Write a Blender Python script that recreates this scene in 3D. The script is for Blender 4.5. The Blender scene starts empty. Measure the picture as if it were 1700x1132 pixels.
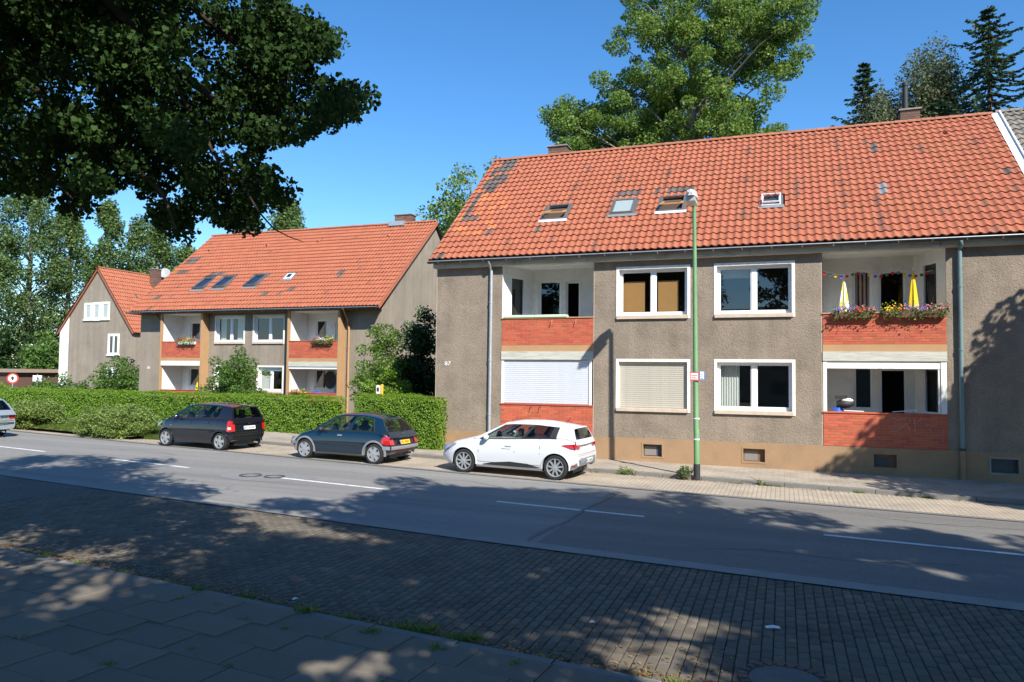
import bpy, math, random
import numpy as np
from mathutils import Vector, Matrix
R = math.radians
SC = bpy.context.scene
COL = SC.collection
rng = np.random.RandomState(7)
random.seed(7)

# ------------------------------------------------------------------ camera
CAM_H = 2.65
F_PX = 1233.1
yaw, pitch, roll = R(20.13), R(2.57), R(-0.67)
fw = np.array([-math.sin(yaw)*math.cos(pitch), math.cos(yaw)*math.cos(pitch), math.sin(pitch)])
rt = np.array([math.cos(yaw), math.sin(yaw), 0.0]); up = np.cross(rt, fw)
cr = math.cos(roll)*rt - math.sin(roll)*up
cu = math.sin(roll)*rt + math.cos(roll)*up
cd = bpy.data.cameras.new('camera'); cam = bpy.data.objects.new('camera', cd); COL.objects.link(cam)
cd.sensor_width = 36; cd.lens = 36*F_PX/1700; cd.clip_start = 0.1; cd.clip_end = 3000
cam.matrix_world = Matrix(((cr[0], cu[0], -fw[0], 0), (cr[1], cu[1], -fw[1], 0), (cr[2], cu[2], -fw[2], CAM_H), (0, 0, 0, 1)))
SC.camera = cam
def at(px, py, Y):
    "point on the plane y = Y that the photograph shows at this pixel"
    d = (px-850)/F_PX*cr - (py-566)/F_PX*cu + fw
    p = d*Y/d[1]; return np.array([p[0], p[1], p[2]+CAM_H])
def to_px(P):
    P = np.asarray(P, float) - np.array([0, 0, CAM_H]); z = P@fw
    return 850+F_PX*(P@cr)/z, 566-F_PX*(P@cu)/z, z

# ------------------------------------------------------------------ sky, sun, exposure
SUN_EL, SUN_AZ = R(39.5), math.atan2(0.721, -0.693)       # direction towards the sun: +x, -y (behind the camera, right)
w = bpy.data.worlds.new('World'); SC.world = w; w.use_nodes = True
nt = w.node_tree; bg = nt.nodes['Background']
sky = nt.nodes.new('ShaderNodeTexSky'); sky.sky_type = 'NISHITA'; sky.sun_disc = False
sky.sun_elevation = SUN_EL; sky.sun_rotation = SUN_AZ
sky.air_density = 1.0; sky.dust_density = 0.0; sky.ozone_density = 5.0; sky.altitude = 50
hs_ = nt.nodes.new('ShaderNodeHueSaturation'); hs_.inputs['Saturation'].default_value = 1.2
nt.links.new(sky.outputs[0], hs_.inputs['Color']); nt.links.new(hs_.outputs[0], bg.inputs[0]); bg.inputs[1].default_value = 0.125
sl = bpy.data.lights.new('sun', 'SUN'); sl.energy = 5.0; sl.angle = R(0.53); sl.color = (1.0, 0.95, 0.87)
so = bpy.data.objects.new('sun', sl); COL.objects.link(so); so.location = (30, -30, 40)
sdir = Vector((math.sin(SUN_AZ)*math.cos(SUN_EL), math.cos(SUN_AZ)*math.cos(SUN_EL), math.sin(SUN_EL)))
so.rotation_euler = sdir.to_track_quat('Z', 'Y').to_euler()
SC.view_settings.view_transform = 'Standard'; SC.view_settings.look = 'None'
SC.view_settings.gamma = 1.0; SC.view_settings.exposure = 0.73
SC.cycles.max_bounces = 8; SC.cycles.transparent_max_bounces = 16
SC.cycles.diffuse_bounces = 3; SC.cycles.glossy_bounces = 3; SC.cycles.transmission_bounces = 4

# ------------------------------------------------------------------ materials
MATS = {}
def nodes(m):
    m.use_nodes = True; return m.node_tree, m.node_tree.nodes['Principled BSDF']
def mat(name, col, rough=0.7, metal=0.0, var=0.0, vscale=3.0, bump=0.0, bscale=60.0, spec=0.5, rand=0.0, dirt=None, coat=0.0, stretch=None, hue=0.0, streak=0.0, speck=0.0):
    """procedural material: base colour with noise patches (var), fine relief (bump), per-piece variation (rand), dirt = (colour, amount, scale)"""
    m = bpy.data.materials.new(name); t, b = nodes(m); N, L = t.nodes, t.links
    b.inputs['Roughness'].default_value = rough; b.inputs['Metallic'].default_value = metal
    b.inputs['Specular IOR Level'].default_value = spec
    if coat: b.inputs['Coat Weight'].default_value = coat; b.inputs['Coat Roughness'].default_value = 0.04
    tc = N.new('ShaderNodeTexCoord'); src = tc.outputs['Object']
    if stretch:
        mp = N.new('ShaderNodeMapping'); mp.inputs['Scale'].default_value = stretch; L.new(src, mp.inputs[0]); src = mp.outputs[0]
    cur = None
    rgb = N.new('ShaderNodeRGB'); rgb.outputs[0].default_value = (*col, 1); cur = rgb.outputs[0]
    def scale_by(cur, fac_socket, lo, hi):
        mr = N.new('ShaderNodeMapRange'); L.new(fac_socket, mr.inputs[0]); mr.inputs[1].default_value = 0.25 if lo != 'r' else 0
        mr.inputs[2].default_value = 0.75; mr.inputs[3].default_value = lo; mr.inputs[4].default_value = hi
        mx = N.new('ShaderNodeVectorMath'); mx.operation = 'SCALE'; L.new(cur, mx.inputs[0]); L.new(mr.outputs[0], mx.inputs['Scale']); return mx.outputs[0]
    if var:
        n = N.new('ShaderNodeTexNoise'); n.inputs['Scale'].default_value = vscale; n.inputs['Detail'].default_value = 6; n.inputs['Roughness'].default_value = 0.65
        L.new(src, n.inputs['Vector']); cur = scale_by(cur, n.outputs[0], 1-var, 1+var)
    if rand:
        g = N.new('ShaderNodeNewGeometry'); oi = N.new('ShaderNodeObjectInfo')
        a = N.new('ShaderNodeMath'); a.operation = 'ADD'; L.new(g.outputs['Random Per Island'], a.inputs[0]); L.new(oi.outputs['Random'], a.inputs[1])
        f = N.new('ShaderNodeMath'); f.operation = 'FRACT'; L.new(a.outputs[0], f.inputs[0])
        mr = N.new('ShaderNodeMapRange'); L.new(f.outputs[0], mr.inputs[0]); mr.inputs[3].default_value = 1-rand; mr.inputs[4].default_value = 1+rand
        mx = N.new('ShaderNodeVectorMath'); mx.operation = 'SCALE'; L.new(cur, mx.inputs[0]); L.new(mr.outputs[0], mx.inputs['Scale']); cur = mx.outputs[0]
        if hue:
            hs = N.new('ShaderNodeHueSaturation'); L.new(cur, hs.inputs['Color'])
            wn = N.new('ShaderNodeTexWhiteNoise'); wn.noise_dimensions = '1D'; L.new(f.outputs[0], wn.inputs['W'])
            m2 = N.new('ShaderNodeMapRange'); L.new(wn.outputs[0], m2.inputs[0]); m2.inputs[3].default_value = 0.5-hue; m2.inputs[4].default_value = 0.5+hue
            L.new(m2.outputs[0], hs.inputs['Hue']); cur = hs.outputs[0]
    if dirt:
        dc, amt, dsc = dirt
        n = N.new('ShaderNodeTexNoise'); n.inputs['Scale'].default_value = dsc; n.inputs['Detail'].default_value = 8; n.inputs['Roughness'].default_value = 0.7
        L.new(src, n.inputs['Vector'])
        mr = N.new('ShaderNodeMapRange'); L.new(n.outputs[0], mr.inputs[0]); mr.inputs[1].default_value = 0.5; mr.inputs[2].default_value = 0.72
        mr.inputs[3].default_value = 0; mr.inputs[4].default_value = amt
        mx = N.new('ShaderNodeMix'); mx.data_type = 'RGBA'; L.new(mr.outputs[0], mx.inputs[0]); L.new(cur, mx.inputs[6]); mx.inputs[7].default_value = (*dc, 1); cur = mx.outputs[2]
    if streak:     # rain streaks running down
        mp2 = N.new('ShaderNodeMapping'); mp2.inputs['Scale'].default_value = (2.2, 2.2, 0.10); L.new(tc.outputs['Object'], mp2.inputs[0])
        n = N.new('ShaderNodeTexNoise'); n.inputs['Scale'].default_value = 1.6; n.inputs['Detail'].default_value = 5; L.new(mp2.outputs[0], n.inputs['Vector']); cur = scale_by(cur, n.outputs[0], 1+streak*.35, 1-streak)
    if speck:      # grains of the aggregate
        n = N.new('ShaderNodeTexNoise'); n.inputs['Scale'].default_value = 42; n.inputs['Detail'].default_value = 3; L.new(tc.outputs['Object'], n.inputs['Vector']); cur = scale_by(cur, n.outputs[0], 1-speck, 1+speck)
    L.new(cur, b.inputs['Base Color'])
    if bump:
        n = N.new('ShaderNodeTexNoise'); n.inputs['Scale'].default_value = bscale; n.inputs['Detail'].default_value = 4; n.inputs['Roughness'].default_value = 0.6
        L.new(src, n.inputs['Vector'])
        bp = N.new('ShaderNodeBump'); bp.inputs['Strength'].default_value = bump; bp.inputs['Distance'].default_value = 0.02
        L.new(n.outputs[0], bp.inputs['Height']); L.new(bp.outputs[0], b.inputs['Normal'])
    MATS[name] = m; return m
def leafmat(name, cols, trans=0.35, rough=0.55, tcol=None):
    m = bpy.data.materials.new(name); t, b = nodes(m); N, L = t.nodes, t.links
    g = N.new('ShaderNodeNewGeometry'); oi = N.new('ShaderNodeObjectInfo')
    a = N.new('ShaderNodeMath'); a.operation = 'ADD'; L.new(g.outputs['Random Per Island'], a.inputs[0]); L.new(oi.outputs['Random'], a.inputs[1])
    f = N.new('ShaderNodeMath'); f.operation = 'FRACT'; L.new(a.outputs[0], f.inputs[0])
    r = N.new('ShaderNodeValToRGB'); L.new(f.outputs[0], r.inputs[0]); e = r.color_ramp.elements
    e[0].color = (*cols[0], 1); e[1].color = (*cols[-1], 1)
    for i, c in enumerate(cols[1:-1]): k = e.new((i+1)/(len(cols)-1)); k.color = (*c, 1)
    L.new(r.outputs[0], b.inputs['Base Color']); b.inputs['Roughness'].default_value = rough; b.inputs['Specular IOR Level'].default_value = 0.35 if name != 'leaf_lime' else 0.15
    tr = N.new('ShaderNodeBsdfTranslucent'); hs = N.new('ShaderNodeHueSaturation'); hs.inputs['Hue'].default_value = 0.48
    hs.inputs['Value'].default_value = 1.5; L.new(r.outputs[0], hs.inputs['Color']); L.new(hs.outputs[0], tr.inputs[0])
    mx = N.new('ShaderNodeMixShader'); mx.inputs[0].default_value = trans; L.new(b.outputs[0], mx.inputs[1]); L.new(tr.outputs[0], mx.inputs[2])
    L.new(mx.outputs[0], N['Material Output'].inputs[0]); MATS[name] = m; return m
def glassmat(name, tint=(0.9, 0.95, 0.93), ior=1.6, boost=1.0, rough=0.0):
    m = bpy.data.materials.new(name); m.use_nodes = True; t = m.node_tree; N, L = t.nodes, t.links
    N.remove(N['Principled BSDF'])
    lw = N.new('ShaderNodeLayerWeight'); lw.inputs[0].default_value = 0.5          # Schlick on the facing ratio: same from both sides of the pane
    pw = N.new('ShaderNodeMath'); pw.operation = 'POWER'; L.new(lw.outputs['Facing'], pw.inputs[0]); pw.inputs[1].default_value = 5.0
    r0 = ((ior-1)/(ior+1))**2*boost
    mu = N.new('ShaderNodeMath'); mu.operation = 'MULTIPLY_ADD'; mu.use_clamp = True; L.new(pw.outputs[0], mu.inputs[0]); mu.inputs[1].default_value = 1-r0; mu.inputs[2].default_value = r0
    tp = N.new('ShaderNodeBsdfTransparent'); tp.inputs[0].default_value = (*tint, 1)
    gl = N.new('ShaderNodeBsdfGlossy'); gl.inputs['Roughness'].default_value = rough
    mx = N.new('ShaderNodeMixShader'); L.new(mu.outputs[0], mx.inputs[0]); L.new(tp.outputs[0], mx.inputs[1]); L.new(gl.outputs[0], mx.inputs[2])
    L.new(mx.outputs[0], N['Material Output'].inputs[0]); MATS[name] = m; return m

# surfaces
mat('roughcast', (0.262, 0.212, 0.160), 0.95, var=0.18, vscale=1.2, bump=1.0, bscale=26, dirt=((0.135, 0.11, 0.085), 0.6, 0.9), streak=0.13, speck=0.30)
mat('roughcast_b', (0.285, 0.240, 0.185), 0.95, var=0.14, vscale=0.8, bump=0.8, bscale=22, dirt=((0.16, 0.135, 0.105), 0.45, 0.6), streak=0.2, speck=0.2)
mat('plinth', (0.325, 0.205, 0.112), 0.9, var=0.10, vscale=1.5, bump=0.25, bscale=30, dirt=((0.23, 0.15, 0.095), 0.6, 1.4))
mat('tan_paint', (0.42, 0.25, 0.12), 0.85, var=0.08, vscale=2, dirt=((0.35, 0.22, 0.12), 0.4, 2.5))
mat('white_paint', (0.76, 0.75, 0.71), 0.8, var=0.05, vscale=2, dirt=((0.45, 0.43, 0.38), 0.5, 1.8), bump=0.1, bscale=40)
mat('dish_grey', (0.32, 0.33, 0.34), 0.5, var=0.1)
mat('white_plastic', (0.80, 0.81, 0.82), 0.35, var=0.03, vscale=5)
mat('trim_white', (0.78, 0.76, 0.70), 0.75, var=0.05, vscale=6, dirt=((0.42, 0.38, 0.32), 0.5, 7))
mat('sill', (0.52, 0.42, 0.33), 0.85, var=0.15, vscale=8, bump=0.3, bscale=60)
mat('fascia', (0.50, 0.44, 0.33), 0.85, var=0.18, vscale=2.5, dirt=((0.22, 0.19, 0.15), 0.7, 3.0), stretch=(0.6, 1, 2))
mat('brown_roof', (0.30, 0.22, 0.17), 0.8)
mat('zinc', (0.55, 0.57, 0.58), 0.42, metal=0.7, var=0.12, vscale=8)
mat('gutter_dark', (0.045, 0.06, 0.07), 0.5, var=0.2, vscale=8)
mat('pipe_green', (0.14, 0.22, 0.225), 0.5, var=0.12, vscale=6)
mat('tile_red', (0.345, 0.107, 0.053), 0.8, var=0.10, vscale=7, rand=0.09, hue=0.003, dirt=((0.22, 0.095, 0.058), 0.45, 4.0), bump=0.2, bscale=70)
mat('tile_stained', (0.24, 0.088, 0.05), 0.85, var=0.2, vscale=7, rand=0.12, dirt=((0.10, 0.075, 0.06), 0.7, 5))
mat('tile_orange', (0.45, 0.145, 0.052), 0.75, var=0.12, vscale=9, rand=0.15)
mat('tile_dark', (0.10, 0.078, 0.068), 0.8, var=0.2, vscale=9, rand=0.25)
mat('tile_grey', (0.17, 0.15, 0.125), 0.85, var=0.25, vscale=7, rand=0.25, dirt=((0.30, 0.27, 0.20), 0.6, 6))
mat('roof_deck', (0.10, 0.06, 0.045), 0.9)
mat('ridge_tile', (0.36, 0.12, 0.06), 0.8, var=0.2, vscale=6, rand=0.25, dirt=((0.15, 0.10, 0.07), 0.7, 5))
mat('brick_red', (0.46, 0.100, 0.048), 0.75, var=0.12, vscale=14, rand=0.16, hue=0.006, bump=0.15, bscale=80)
mat('mortar', (0.42, 0.21, 0.14), 0.9, var=0.15, vscale=10)
mat('brick_old', (0.16, 0.085, 0.06), 0.85, var=0.25, vscale=12, rand=0.3, bump=0.2, bscale=60)
mat('mortar_old', (0.22, 0.19, 0.165), 0.9, var=0.2, vscale=10)
mat('old_wood', (0.50, 0.49, 0.42), 0.85, var=0.2, vscale=6, dirt=((0.20, 0.19, 0.17), 0.75, 9), stretch=(0.25, 1, 4))
mat('shutter_white', (0.60, 0.63, 0.68), 0.45, var=0.04, vscale=3)
mat('shutter_beige', (0.47, 0.44, 0.37), 0.55, var=0.06, vscale=4, dirt=((0.36, 0.31, 0.24), 0.4, 5))
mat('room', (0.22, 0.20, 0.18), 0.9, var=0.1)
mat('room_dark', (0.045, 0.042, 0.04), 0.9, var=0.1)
mat('bamboo', (0.52, 0.27, 0.10), 0.8, var=0.12, vscale=3, stretch=(1, 1, 14))
mat('curtain_white', (0.70, 0.70, 0.68), 0.9, var=0.06, vscale=4)
mat('curtain_red', (0.34, 0.045, 0.03), 0.9)
mat('asphalt', (0.236, 0.225, 0.205), 0.85, var=0.17, vscale=1.0, bump=0.6, bscale=160, dirt=((0.150, 0.147, 0.14), 0.8, 1.3), stretch=(0.045, 1.2, 1), speck=0.26)
mat('asphalt_patch', (0.20, 0.197, 0.19), 0.9, var=0.1, vscale=1.5, bump=0.3, bscale=80)
mat('bitumen', (0.045, 0.045, 0.047), 0.75, var=0.2, vscale=6)
mat('paint_line', (0.70, 0.69, 0.67), 0.75, var=0.10, vscale=6, dirt=((0.25, 0.25, 0.24), 0.9, 7))
mat('concrete_gutter', (0.25, 0.235, 0.21), 0.85, var=0.12, vscale=2.5, bump=0.2, bscale=60, dirt=((0.20, 0.19, 0.17), 0.5, 2))
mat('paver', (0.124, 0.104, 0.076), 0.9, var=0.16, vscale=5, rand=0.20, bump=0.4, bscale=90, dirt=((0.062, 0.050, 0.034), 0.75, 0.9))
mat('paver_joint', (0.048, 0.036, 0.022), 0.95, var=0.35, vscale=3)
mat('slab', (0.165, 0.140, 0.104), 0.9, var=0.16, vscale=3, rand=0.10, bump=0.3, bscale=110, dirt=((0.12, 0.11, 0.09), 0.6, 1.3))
mat('kerb', (0.27, 0.255, 0.23), 0.9, var=0.15, vscale=3, bump=0.25, bscale=60, dirt=((0.17, 0.16, 0.14), 0.6, 2))
mat('kerb_dark', (0.17, 0.162, 0.148), 0.9, var=0.15, vscale=3, bump=0.25, bscale=60)
mat('verge', (0.115, 0.125, 0.045), 0.95, var=0.3, vscale=2, bump=0.4, bscale=25, dirt=((0.17, 0.14, 0.09), 0.6, 1.2))
mat('earth', (0.105, 0.095, 0.055), 0.95, var=0.3, vscale=0.6, bump=0.3, bscale=15, dirt=((0.07, 0.10, 0.03), 0.8, 0.4))
mat('manhole_lid', (0.13, 0.125, 0.115), 0.8, var=0.2, vscale=8, bump=0.3, bscale=60)
mat('iron', (0.085, 0.078, 0.072), 0.6, metal=0.3, var=0.2, vscale=10, bump=0.2, bscale=60)
mat('lamp_green', (0.125, 0.275, 0.115), 0.6, var=0.14, vscale=5, dirt=((0.20, 0.26, 0.17), 0.6, 6))
mat('black_paint', (0.025, 0.025, 0.028), 0.6)
mat('lamp_grey', (0.55, 0.56, 0.55), 0.5, var=0.05)
mat('lamp_glass', (0.55, 0.56, 0.53), 0.25)
mat('sign_white', (0.78, 0.78, 0.77), 0.5); mat('sign_red', (0.60, 0.05, 0.035), 0.5); mat('sign_blue', (0.10, 0.20, 0.52), 0.5)
mat('yellow_post', (0.75, 0.42, 0.04), 0.55, var=0.08)
mat('soot', (0.035, 0.035, 0.035), 0.6, metal=0.4)
mat('bark', (0.10, 0.08, 0.058), 0.95, var=0.3, vscale=8, bump=0.8, bscale=18, stretch=(1, 1, 0.3))
mat('bark_pale', (0.20, 0.185, 0.15), 0.95, var=0.3, vscale=5, bump=0.6, bscale=14, stretch=(1, 1, 0.3))
mat('bark_dark', (0.045, 0.035, 0.027), 0.95, var=0.3, vscale=6)
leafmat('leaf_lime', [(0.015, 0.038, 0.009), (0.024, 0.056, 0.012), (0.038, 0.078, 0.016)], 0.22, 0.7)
leafmat('leaf_poplar', [(0.068, 0.132, 0.026), (0.112, 0.198, 0.036), (0.165, 0.262, 0.050), (0.225, 0.31, 0.085)], 0.40, 0.45)
leafmat('leaf_poplar_far', [(0.070, 0.125, 0.036), (0.108, 0.175, 0.050), (0.155, 0.230, 0.070)], 0.35, 0.5)
leafmat('leaf_hedge', [(0.120, 0.220, 0.018), (0.175, 0.305, 0.028), (0.245, 0.385, 0.044)], 0.42)
leafmat('leaf_bush', [(0.060, 0.125, 0.024), (0.100, 0.190, 0.036), (0.145, 0.250, 0.050)], 0.38)
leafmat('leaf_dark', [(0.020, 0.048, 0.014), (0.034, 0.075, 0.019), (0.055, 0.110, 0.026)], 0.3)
leafmat('leaf_shrub', [(0.130, 0.195, 0.045), (0.185, 0.265, 0.062), (0.245, 0.325, 0.088)], 0.4)
leafmat('leaf_birch', [(0.085, 0.115, 0.050), (0.125, 0.155, 0.075), (0.17, 0.19, 0.10)], 0.3)
leafmat('needle', [(0.022, 0.055, 0.026), (0.036, 0.080, 0.034), (0.055, 0.110, 0.044)], 0.15)
leafmat('grass', [(0.070, 0.125, 0.018), (0.120, 0.185, 0.028), (0.180, 0.220, 0.050)], 0.38)
leafmat('dry_leaf', [(0.10, 0.055, 0.02), (0.20, 0.12, 0.04), (0.32, 0.24, 0.10)], 0.2)
for n, c in dict(fl_red=(0.65, 0.02, 0.03), fl_pink=(0.58, 0.16, 0.24), fl_violet=(0.22, 0.09, 0.55), fl_yellow=(0.80, 0.55, 0.03), fl_orange=(0.80, 0.22, 0.02), fl_white=(0.8, 0.8, 0.78)).items():
    mat(n, c, 0.7)
glassmat('glass', (0.78, 0.82, 0.80), 1.55, 2.6)
glassmat('roof_glass', (0.55, 0.6, 0.6), 1.55, 7.0)
glassmat('car_glass', (0.62, 0.70, 0.66), 1.5, 1.3)
glassmat('car_glass_dark', (0.22, 0.25, 0.25), 1.5, 1.3)
mat('yellow_cloth', (0.80, 0.55, 0.02), 0.85, var=0.06); mat('pale_green', (0.45, 0.60, 0.40), 0.6, var=0.08)
mat('wood_brown', (0.16, 0.09, 0.05), 0.8, var=0.2, vscale=8); mat('blue_plastic', (0.02, 0.09, 0.42), 0.5)
mat('roof_window_frame', (0.16, 0.155, 0.15), 0.5, metal=0.4, var=0.1); mat('roof_window_pale', (0.62, 0.66, 0.66), 0.4)
mat('pine', (0.50, 0.27, 0.09), 0.6, var=0.1); mat('awning', (0.68, 0.62, 0.45), 0.85)
mat('lead', (0.28, 0.285, 0.29), 0.6, metal=0.4, var=0.15, vscale=6)

# ------------------------------------------------------------------ mesh helpers
class MB:
    def __init__(s): s.v = []; s.f = []; s.m = []
    def add(s, vs, fs, mi=0):
        o = len(s.v); s.v += [tuple(map(float, p)) for p in vs]
        s.f += [tuple(o+i for i in f) for f in fs]; s.m += [mi]*len(fs); return s
    def box(s, x0, x1, y0, y1, z0, z1, mi=0):
        return s.add([(x0, y0, z0), (x1, y0, z0), (x1, y1, z0), (x0, y1, z0), (x0, y0, z1), (x1, y0, z1), (x1, y1, z1), (x0, y1, z1)],
                     [(0, 3, 2, 1), (4, 5, 6, 7), (0, 1, 5, 4), (1, 2, 6, 5), (2, 3, 7, 6), (3, 0, 4, 7)], mi)
    def bevbox(s, x0, x1, y0, y1, z0, z1, b=0.01, mi=0):
        "box with chamfered top edges"
        return s.add([(x0, y0, z0), (x1, y0, z0), (x1, y1, z0), (x0, y1, z0), (x0, y0, z1-b), (x1, y0, z1-b), (x1, y1, z1-b), (x0, y1, z1-b),
                      (x0+b, y0+b, z1), (x1-b, y0+b, z1), (x1-b, y1-b, z1), (x0+b, y1-b, z1)],
                     [(0, 1, 5, 4), (1, 2, 6, 5), (2, 3, 7, 6), (3, 0, 4, 7), (4, 5, 9, 8), (5, 6, 10, 9), (6, 7, 11, 10), (7, 4, 8, 11), (8, 9, 10, 11)], mi)
    def quad(s, a, b, c, d, mi=0): return s.add([a, b, c, d], [(0, 1, 2, 3)], mi)
    def prism(s, poly, axis, a0, a1, mi=0):
        "extrude a 2-D polygon along an axis ('x','y','z')"
        def P(u, v, t): return (t, u, v) if axis == 'x' else ((u, t, v) if axis == 'y' else (u, v, t))
        n = len(poly); vs = [P(u, v, a0) for u, v in poly]+[P(u, v, a1) for u, v in poly]
        fs = [tuple(range(n)), tuple(range(2*n-1, n-1, -1))]+[(i, i+n, (i+1) % n+n, (i+1) % n) for i in range(n)]
        return s.add(vs, fs, mi)
    def tube(s, pts, rad, n=8, mi=0, cap=True):
        pts = [Vector(p) for p in pts]; rads = rad if hasattr(rad, '__len__') else [rad]*len(pts)
        vs = []; fs = []; t0 = None
        for i, p in enumerate(pts):
            t = (pts[min(i+1, len(pts)-1)]-pts[max(i-1, 0)]).normalized()
            a = Vector((0, 0, 1)) if abs(t.z) < 0.9 else Vector((1, 0, 0))
            u = t.cross(a).normalized(); v = t.cross(u)
            for k in range(n):
                q = 2*math.pi*k/n; vs.append(p+(u*math.cos(q)+v*math.sin(q))*rads[i])
        for i in range(len(pts)-1):
            for k in range(n): fs.append((i*n+k, i*n+(k+1) % n, (i+1)*n+(k+1) % n, (i+1)*n+k))
        if cap: fs += [tuple(range(n-1, -1, -1)), tuple(range((len(pts)-1)*n, len(pts)*n))]
        return s.add(vs, fs, mi)
    def lathe(s, prof, c, n=24, mi=0, axis='z', capends=True):
        vs = []; fs = []
        for r, h in prof:
            for k in range(n):
                q = 2*math.pi*k/n; a, b = r*math.cos(q), r*math.sin(q)
                vs.append((c[0]+a, c[1]+b, c[2]+h) if axis == 'z' else ((c[0]+a, c[1]+h, c[2]+b) if axis == 'y' else (c[0]+h, c[1]+a, c[2]+b)))
        for i in range(len(prof)-1):
            for k in range(n): fs.append((i*n+k, i*n+(k+1) % n, (i+1)*n+(k+1) % n, (i+1)*n+k))
        if capends: fs += [tuple(range(n)), tuple(range(len(prof)*n-1, (len(prof)-1)*n-1, -1))]
        return s.add(vs, fs, mi)
    def build(s, name, mats, parent=None, origin=(0, 0, 0), smooth=False, loc=None, **props):
        me = bpy.data.meshes.new(name); O = np.array(origin, float)
        me.from_pydata([tuple(np.array(p)-O) for p in s.v] if any(origin) else s.v, [], s.f)
        for m in (mats if isinstance(mats, (list, tuple)) else [mats]): me.materials.append(MATS[m])
        if any(s.m): me.polygons.foreach_set('material_index', s.m)
        if loc is not None: origin = loc
        return link(name, me, parent, origin, smooth, **props)
def wloc(o):
    v = Vector((0, 0, 0))
    while o: v = v+o.location; o = o.parent
    return v
def link(name, me, parent=None, origin=(0, 0, 0), smooth=False, local=False, **props):
    if smooth:
        me.polygons.foreach_set('use_smooth', [True]*len(me.polygons))
        if smooth is not True: me.set_sharp_from_angle(angle=R(smooth))
    o = bpy.data.objects.new(name, me); COL.objects.link(o)
    o.location = origin
    if parent is not None:
        o.parent = parent
        if not local: o.location = Vector(origin)-wloc(parent)
    for k, v in props.items(): o[k] = v
    return o
def thing(name, label, cat, loc=(0, 0, 0), rz=0.0, group=None):
    o = bpy.data.objects.new(name, None); COL.objects.link(o); o.location = loc; o.rotation_euler = (0, 0, rz); o.empty_display_size = 0.3
    o['label'] = label; o['category'] = cat
    if group: o['group'] = group
    return o
def npmesh(name, V, F, mats, parent=None, origin=(0, 0, 0), smooth=False, mi=None, **props):
    "fast mesh from arrays: V (n,3), F (m,k)"
    V = np.asarray(V, np.float32)-np.asarray(origin, np.float32); F = np.asarray(F, np.int32); m, k = F.shape
    me = bpy.data.meshes.new(name); me.vertices.add(len(V)); me.vertices.foreach_set('co', V.ravel())
    me.loops.add(m*k); me.loops.foreach_set('vertex_index', F.ravel())
    me.polygons.add(m); me.polygons.foreach_set('loop_start', np.arange(0, m*k, k, dtype=np.int32)); me.polygons.foreach_set('loop_total', np.full(m, k, np.int32))
    for q in (mats if isinstance(mats, (list, tuple)) else [mats]): me.materials.append(MATS[q])
    if mi is not None: me.polygons.foreach_set('material_index', np.asarray(mi, np.int32))
    me.update(calc_edges=True); me.validate()
    return link(name, me, parent, origin, smooth, **props)
def wall_open(mb, x0, x1, z0, z1, opens, mp, t=0.3, mi=0):
    "wall in a (u, v) plane with rectangular openings; mp(u, v, w) maps to the world, w goes inwards; reveals t deep"
    xs = sorted({x0, x1, *[o[0] for o in opens], *[o[1] for o in opens]}); zs = sorted({z0, z1, *[o[2] for o in opens], *[o[3] for o in opens]})
    for i in range(len(xs)-1):
        for j in range(len(zs)-1):
            cx, cz = (xs[i]+xs[i+1])/2, (zs[j]+zs[j+1])/2
            if any(o[0] < cx < o[1] and o[2] < cz < o[3] for o in opens): continue
            mb.quad(mp(xs[i], zs[j], 0), mp(xs[i+1], zs[j], 0), mp(xs[i+1], zs[j+1], 0), mp(xs[i], zs[j+1], 0), mi)
    for a, b, c, d in opens:
        mb.quad(mp(a, c, 0), mp(a, d, 0), mp(a, d, t), mp(a, c, t), mi); mb.quad(mp(b, c, t), mp(b, d, t), mp(b, d, 0), mp(b, c, 0), mi)
        mb.quad(mp(a, d, 0), mp(b, d, 0), mp(b, d, t), mp(a, d, t), mi); mb.quad(mp(a, c, t), mp(b, c, t), mp(b, c, 0), mp(a, c, 0), mi)
def pch(xs, ys, x):
    "monotone cubic interpolation"
    xs = np.array(xs, float); ys = np.array(ys, float); x = np.clip(np.asarray(x, float), xs[0], xs[-1])
    h = np.diff(xs); d = np.diff(ys)/h; m = np.zeros_like(ys)
    m[1:-1] = np.where(d[:-1]*d[1:] > 0, 2*d[:-1]*d[1:]/(d[:-1]+d[1:]+1e-12), 0); m[0] = d[0]; m[-1] = d[-1]
    i = np.clip(np.searchsorted(xs, x)-1, 0, len(h)-1); s = (x-xs[i])/h[i]
    return (2*s**3-3*s**2+1)*ys[i]+(s**3-2*s**2+s)*h[i]*m[i]+(-2*s**3+3*s**2)*ys[i+1]+(s**3-s**2)*h[i]*m[i+1]
def text_mesh(name, txt, size, mat_name, parent, loc, rot, extrude=0.004, sx=1.0, **props):
    cu_ = bpy.data.curves.new(name, 'FONT'); cu_.body = txt; cu_.size = size; cu_.extrude = extrude; cu_.align_x = 'CENTER'
    tmp = bpy.data.objects.new(name, cu_); COL.objects.link(tmp)
    bpy.context.view_layer.update()
    me = bpy.data.meshes.new_from_object(tmp.evaluated_get(bpy.context.evaluated_depsgraph_get()))
    bpy.data.objects.remove(tmp); me.materials.clear(); me.materials.append(MATS[mat_name])
    o = bpy.data.objects.new(name, me); COL.objects.link(o); o.parent = parent; o.rotation_euler = rot; o.scale = (sx, 1, 1)
    o.location = Vector(loc)-wloc(parent)
    for k, v in props.items(): o[k] = v
    return o

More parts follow.
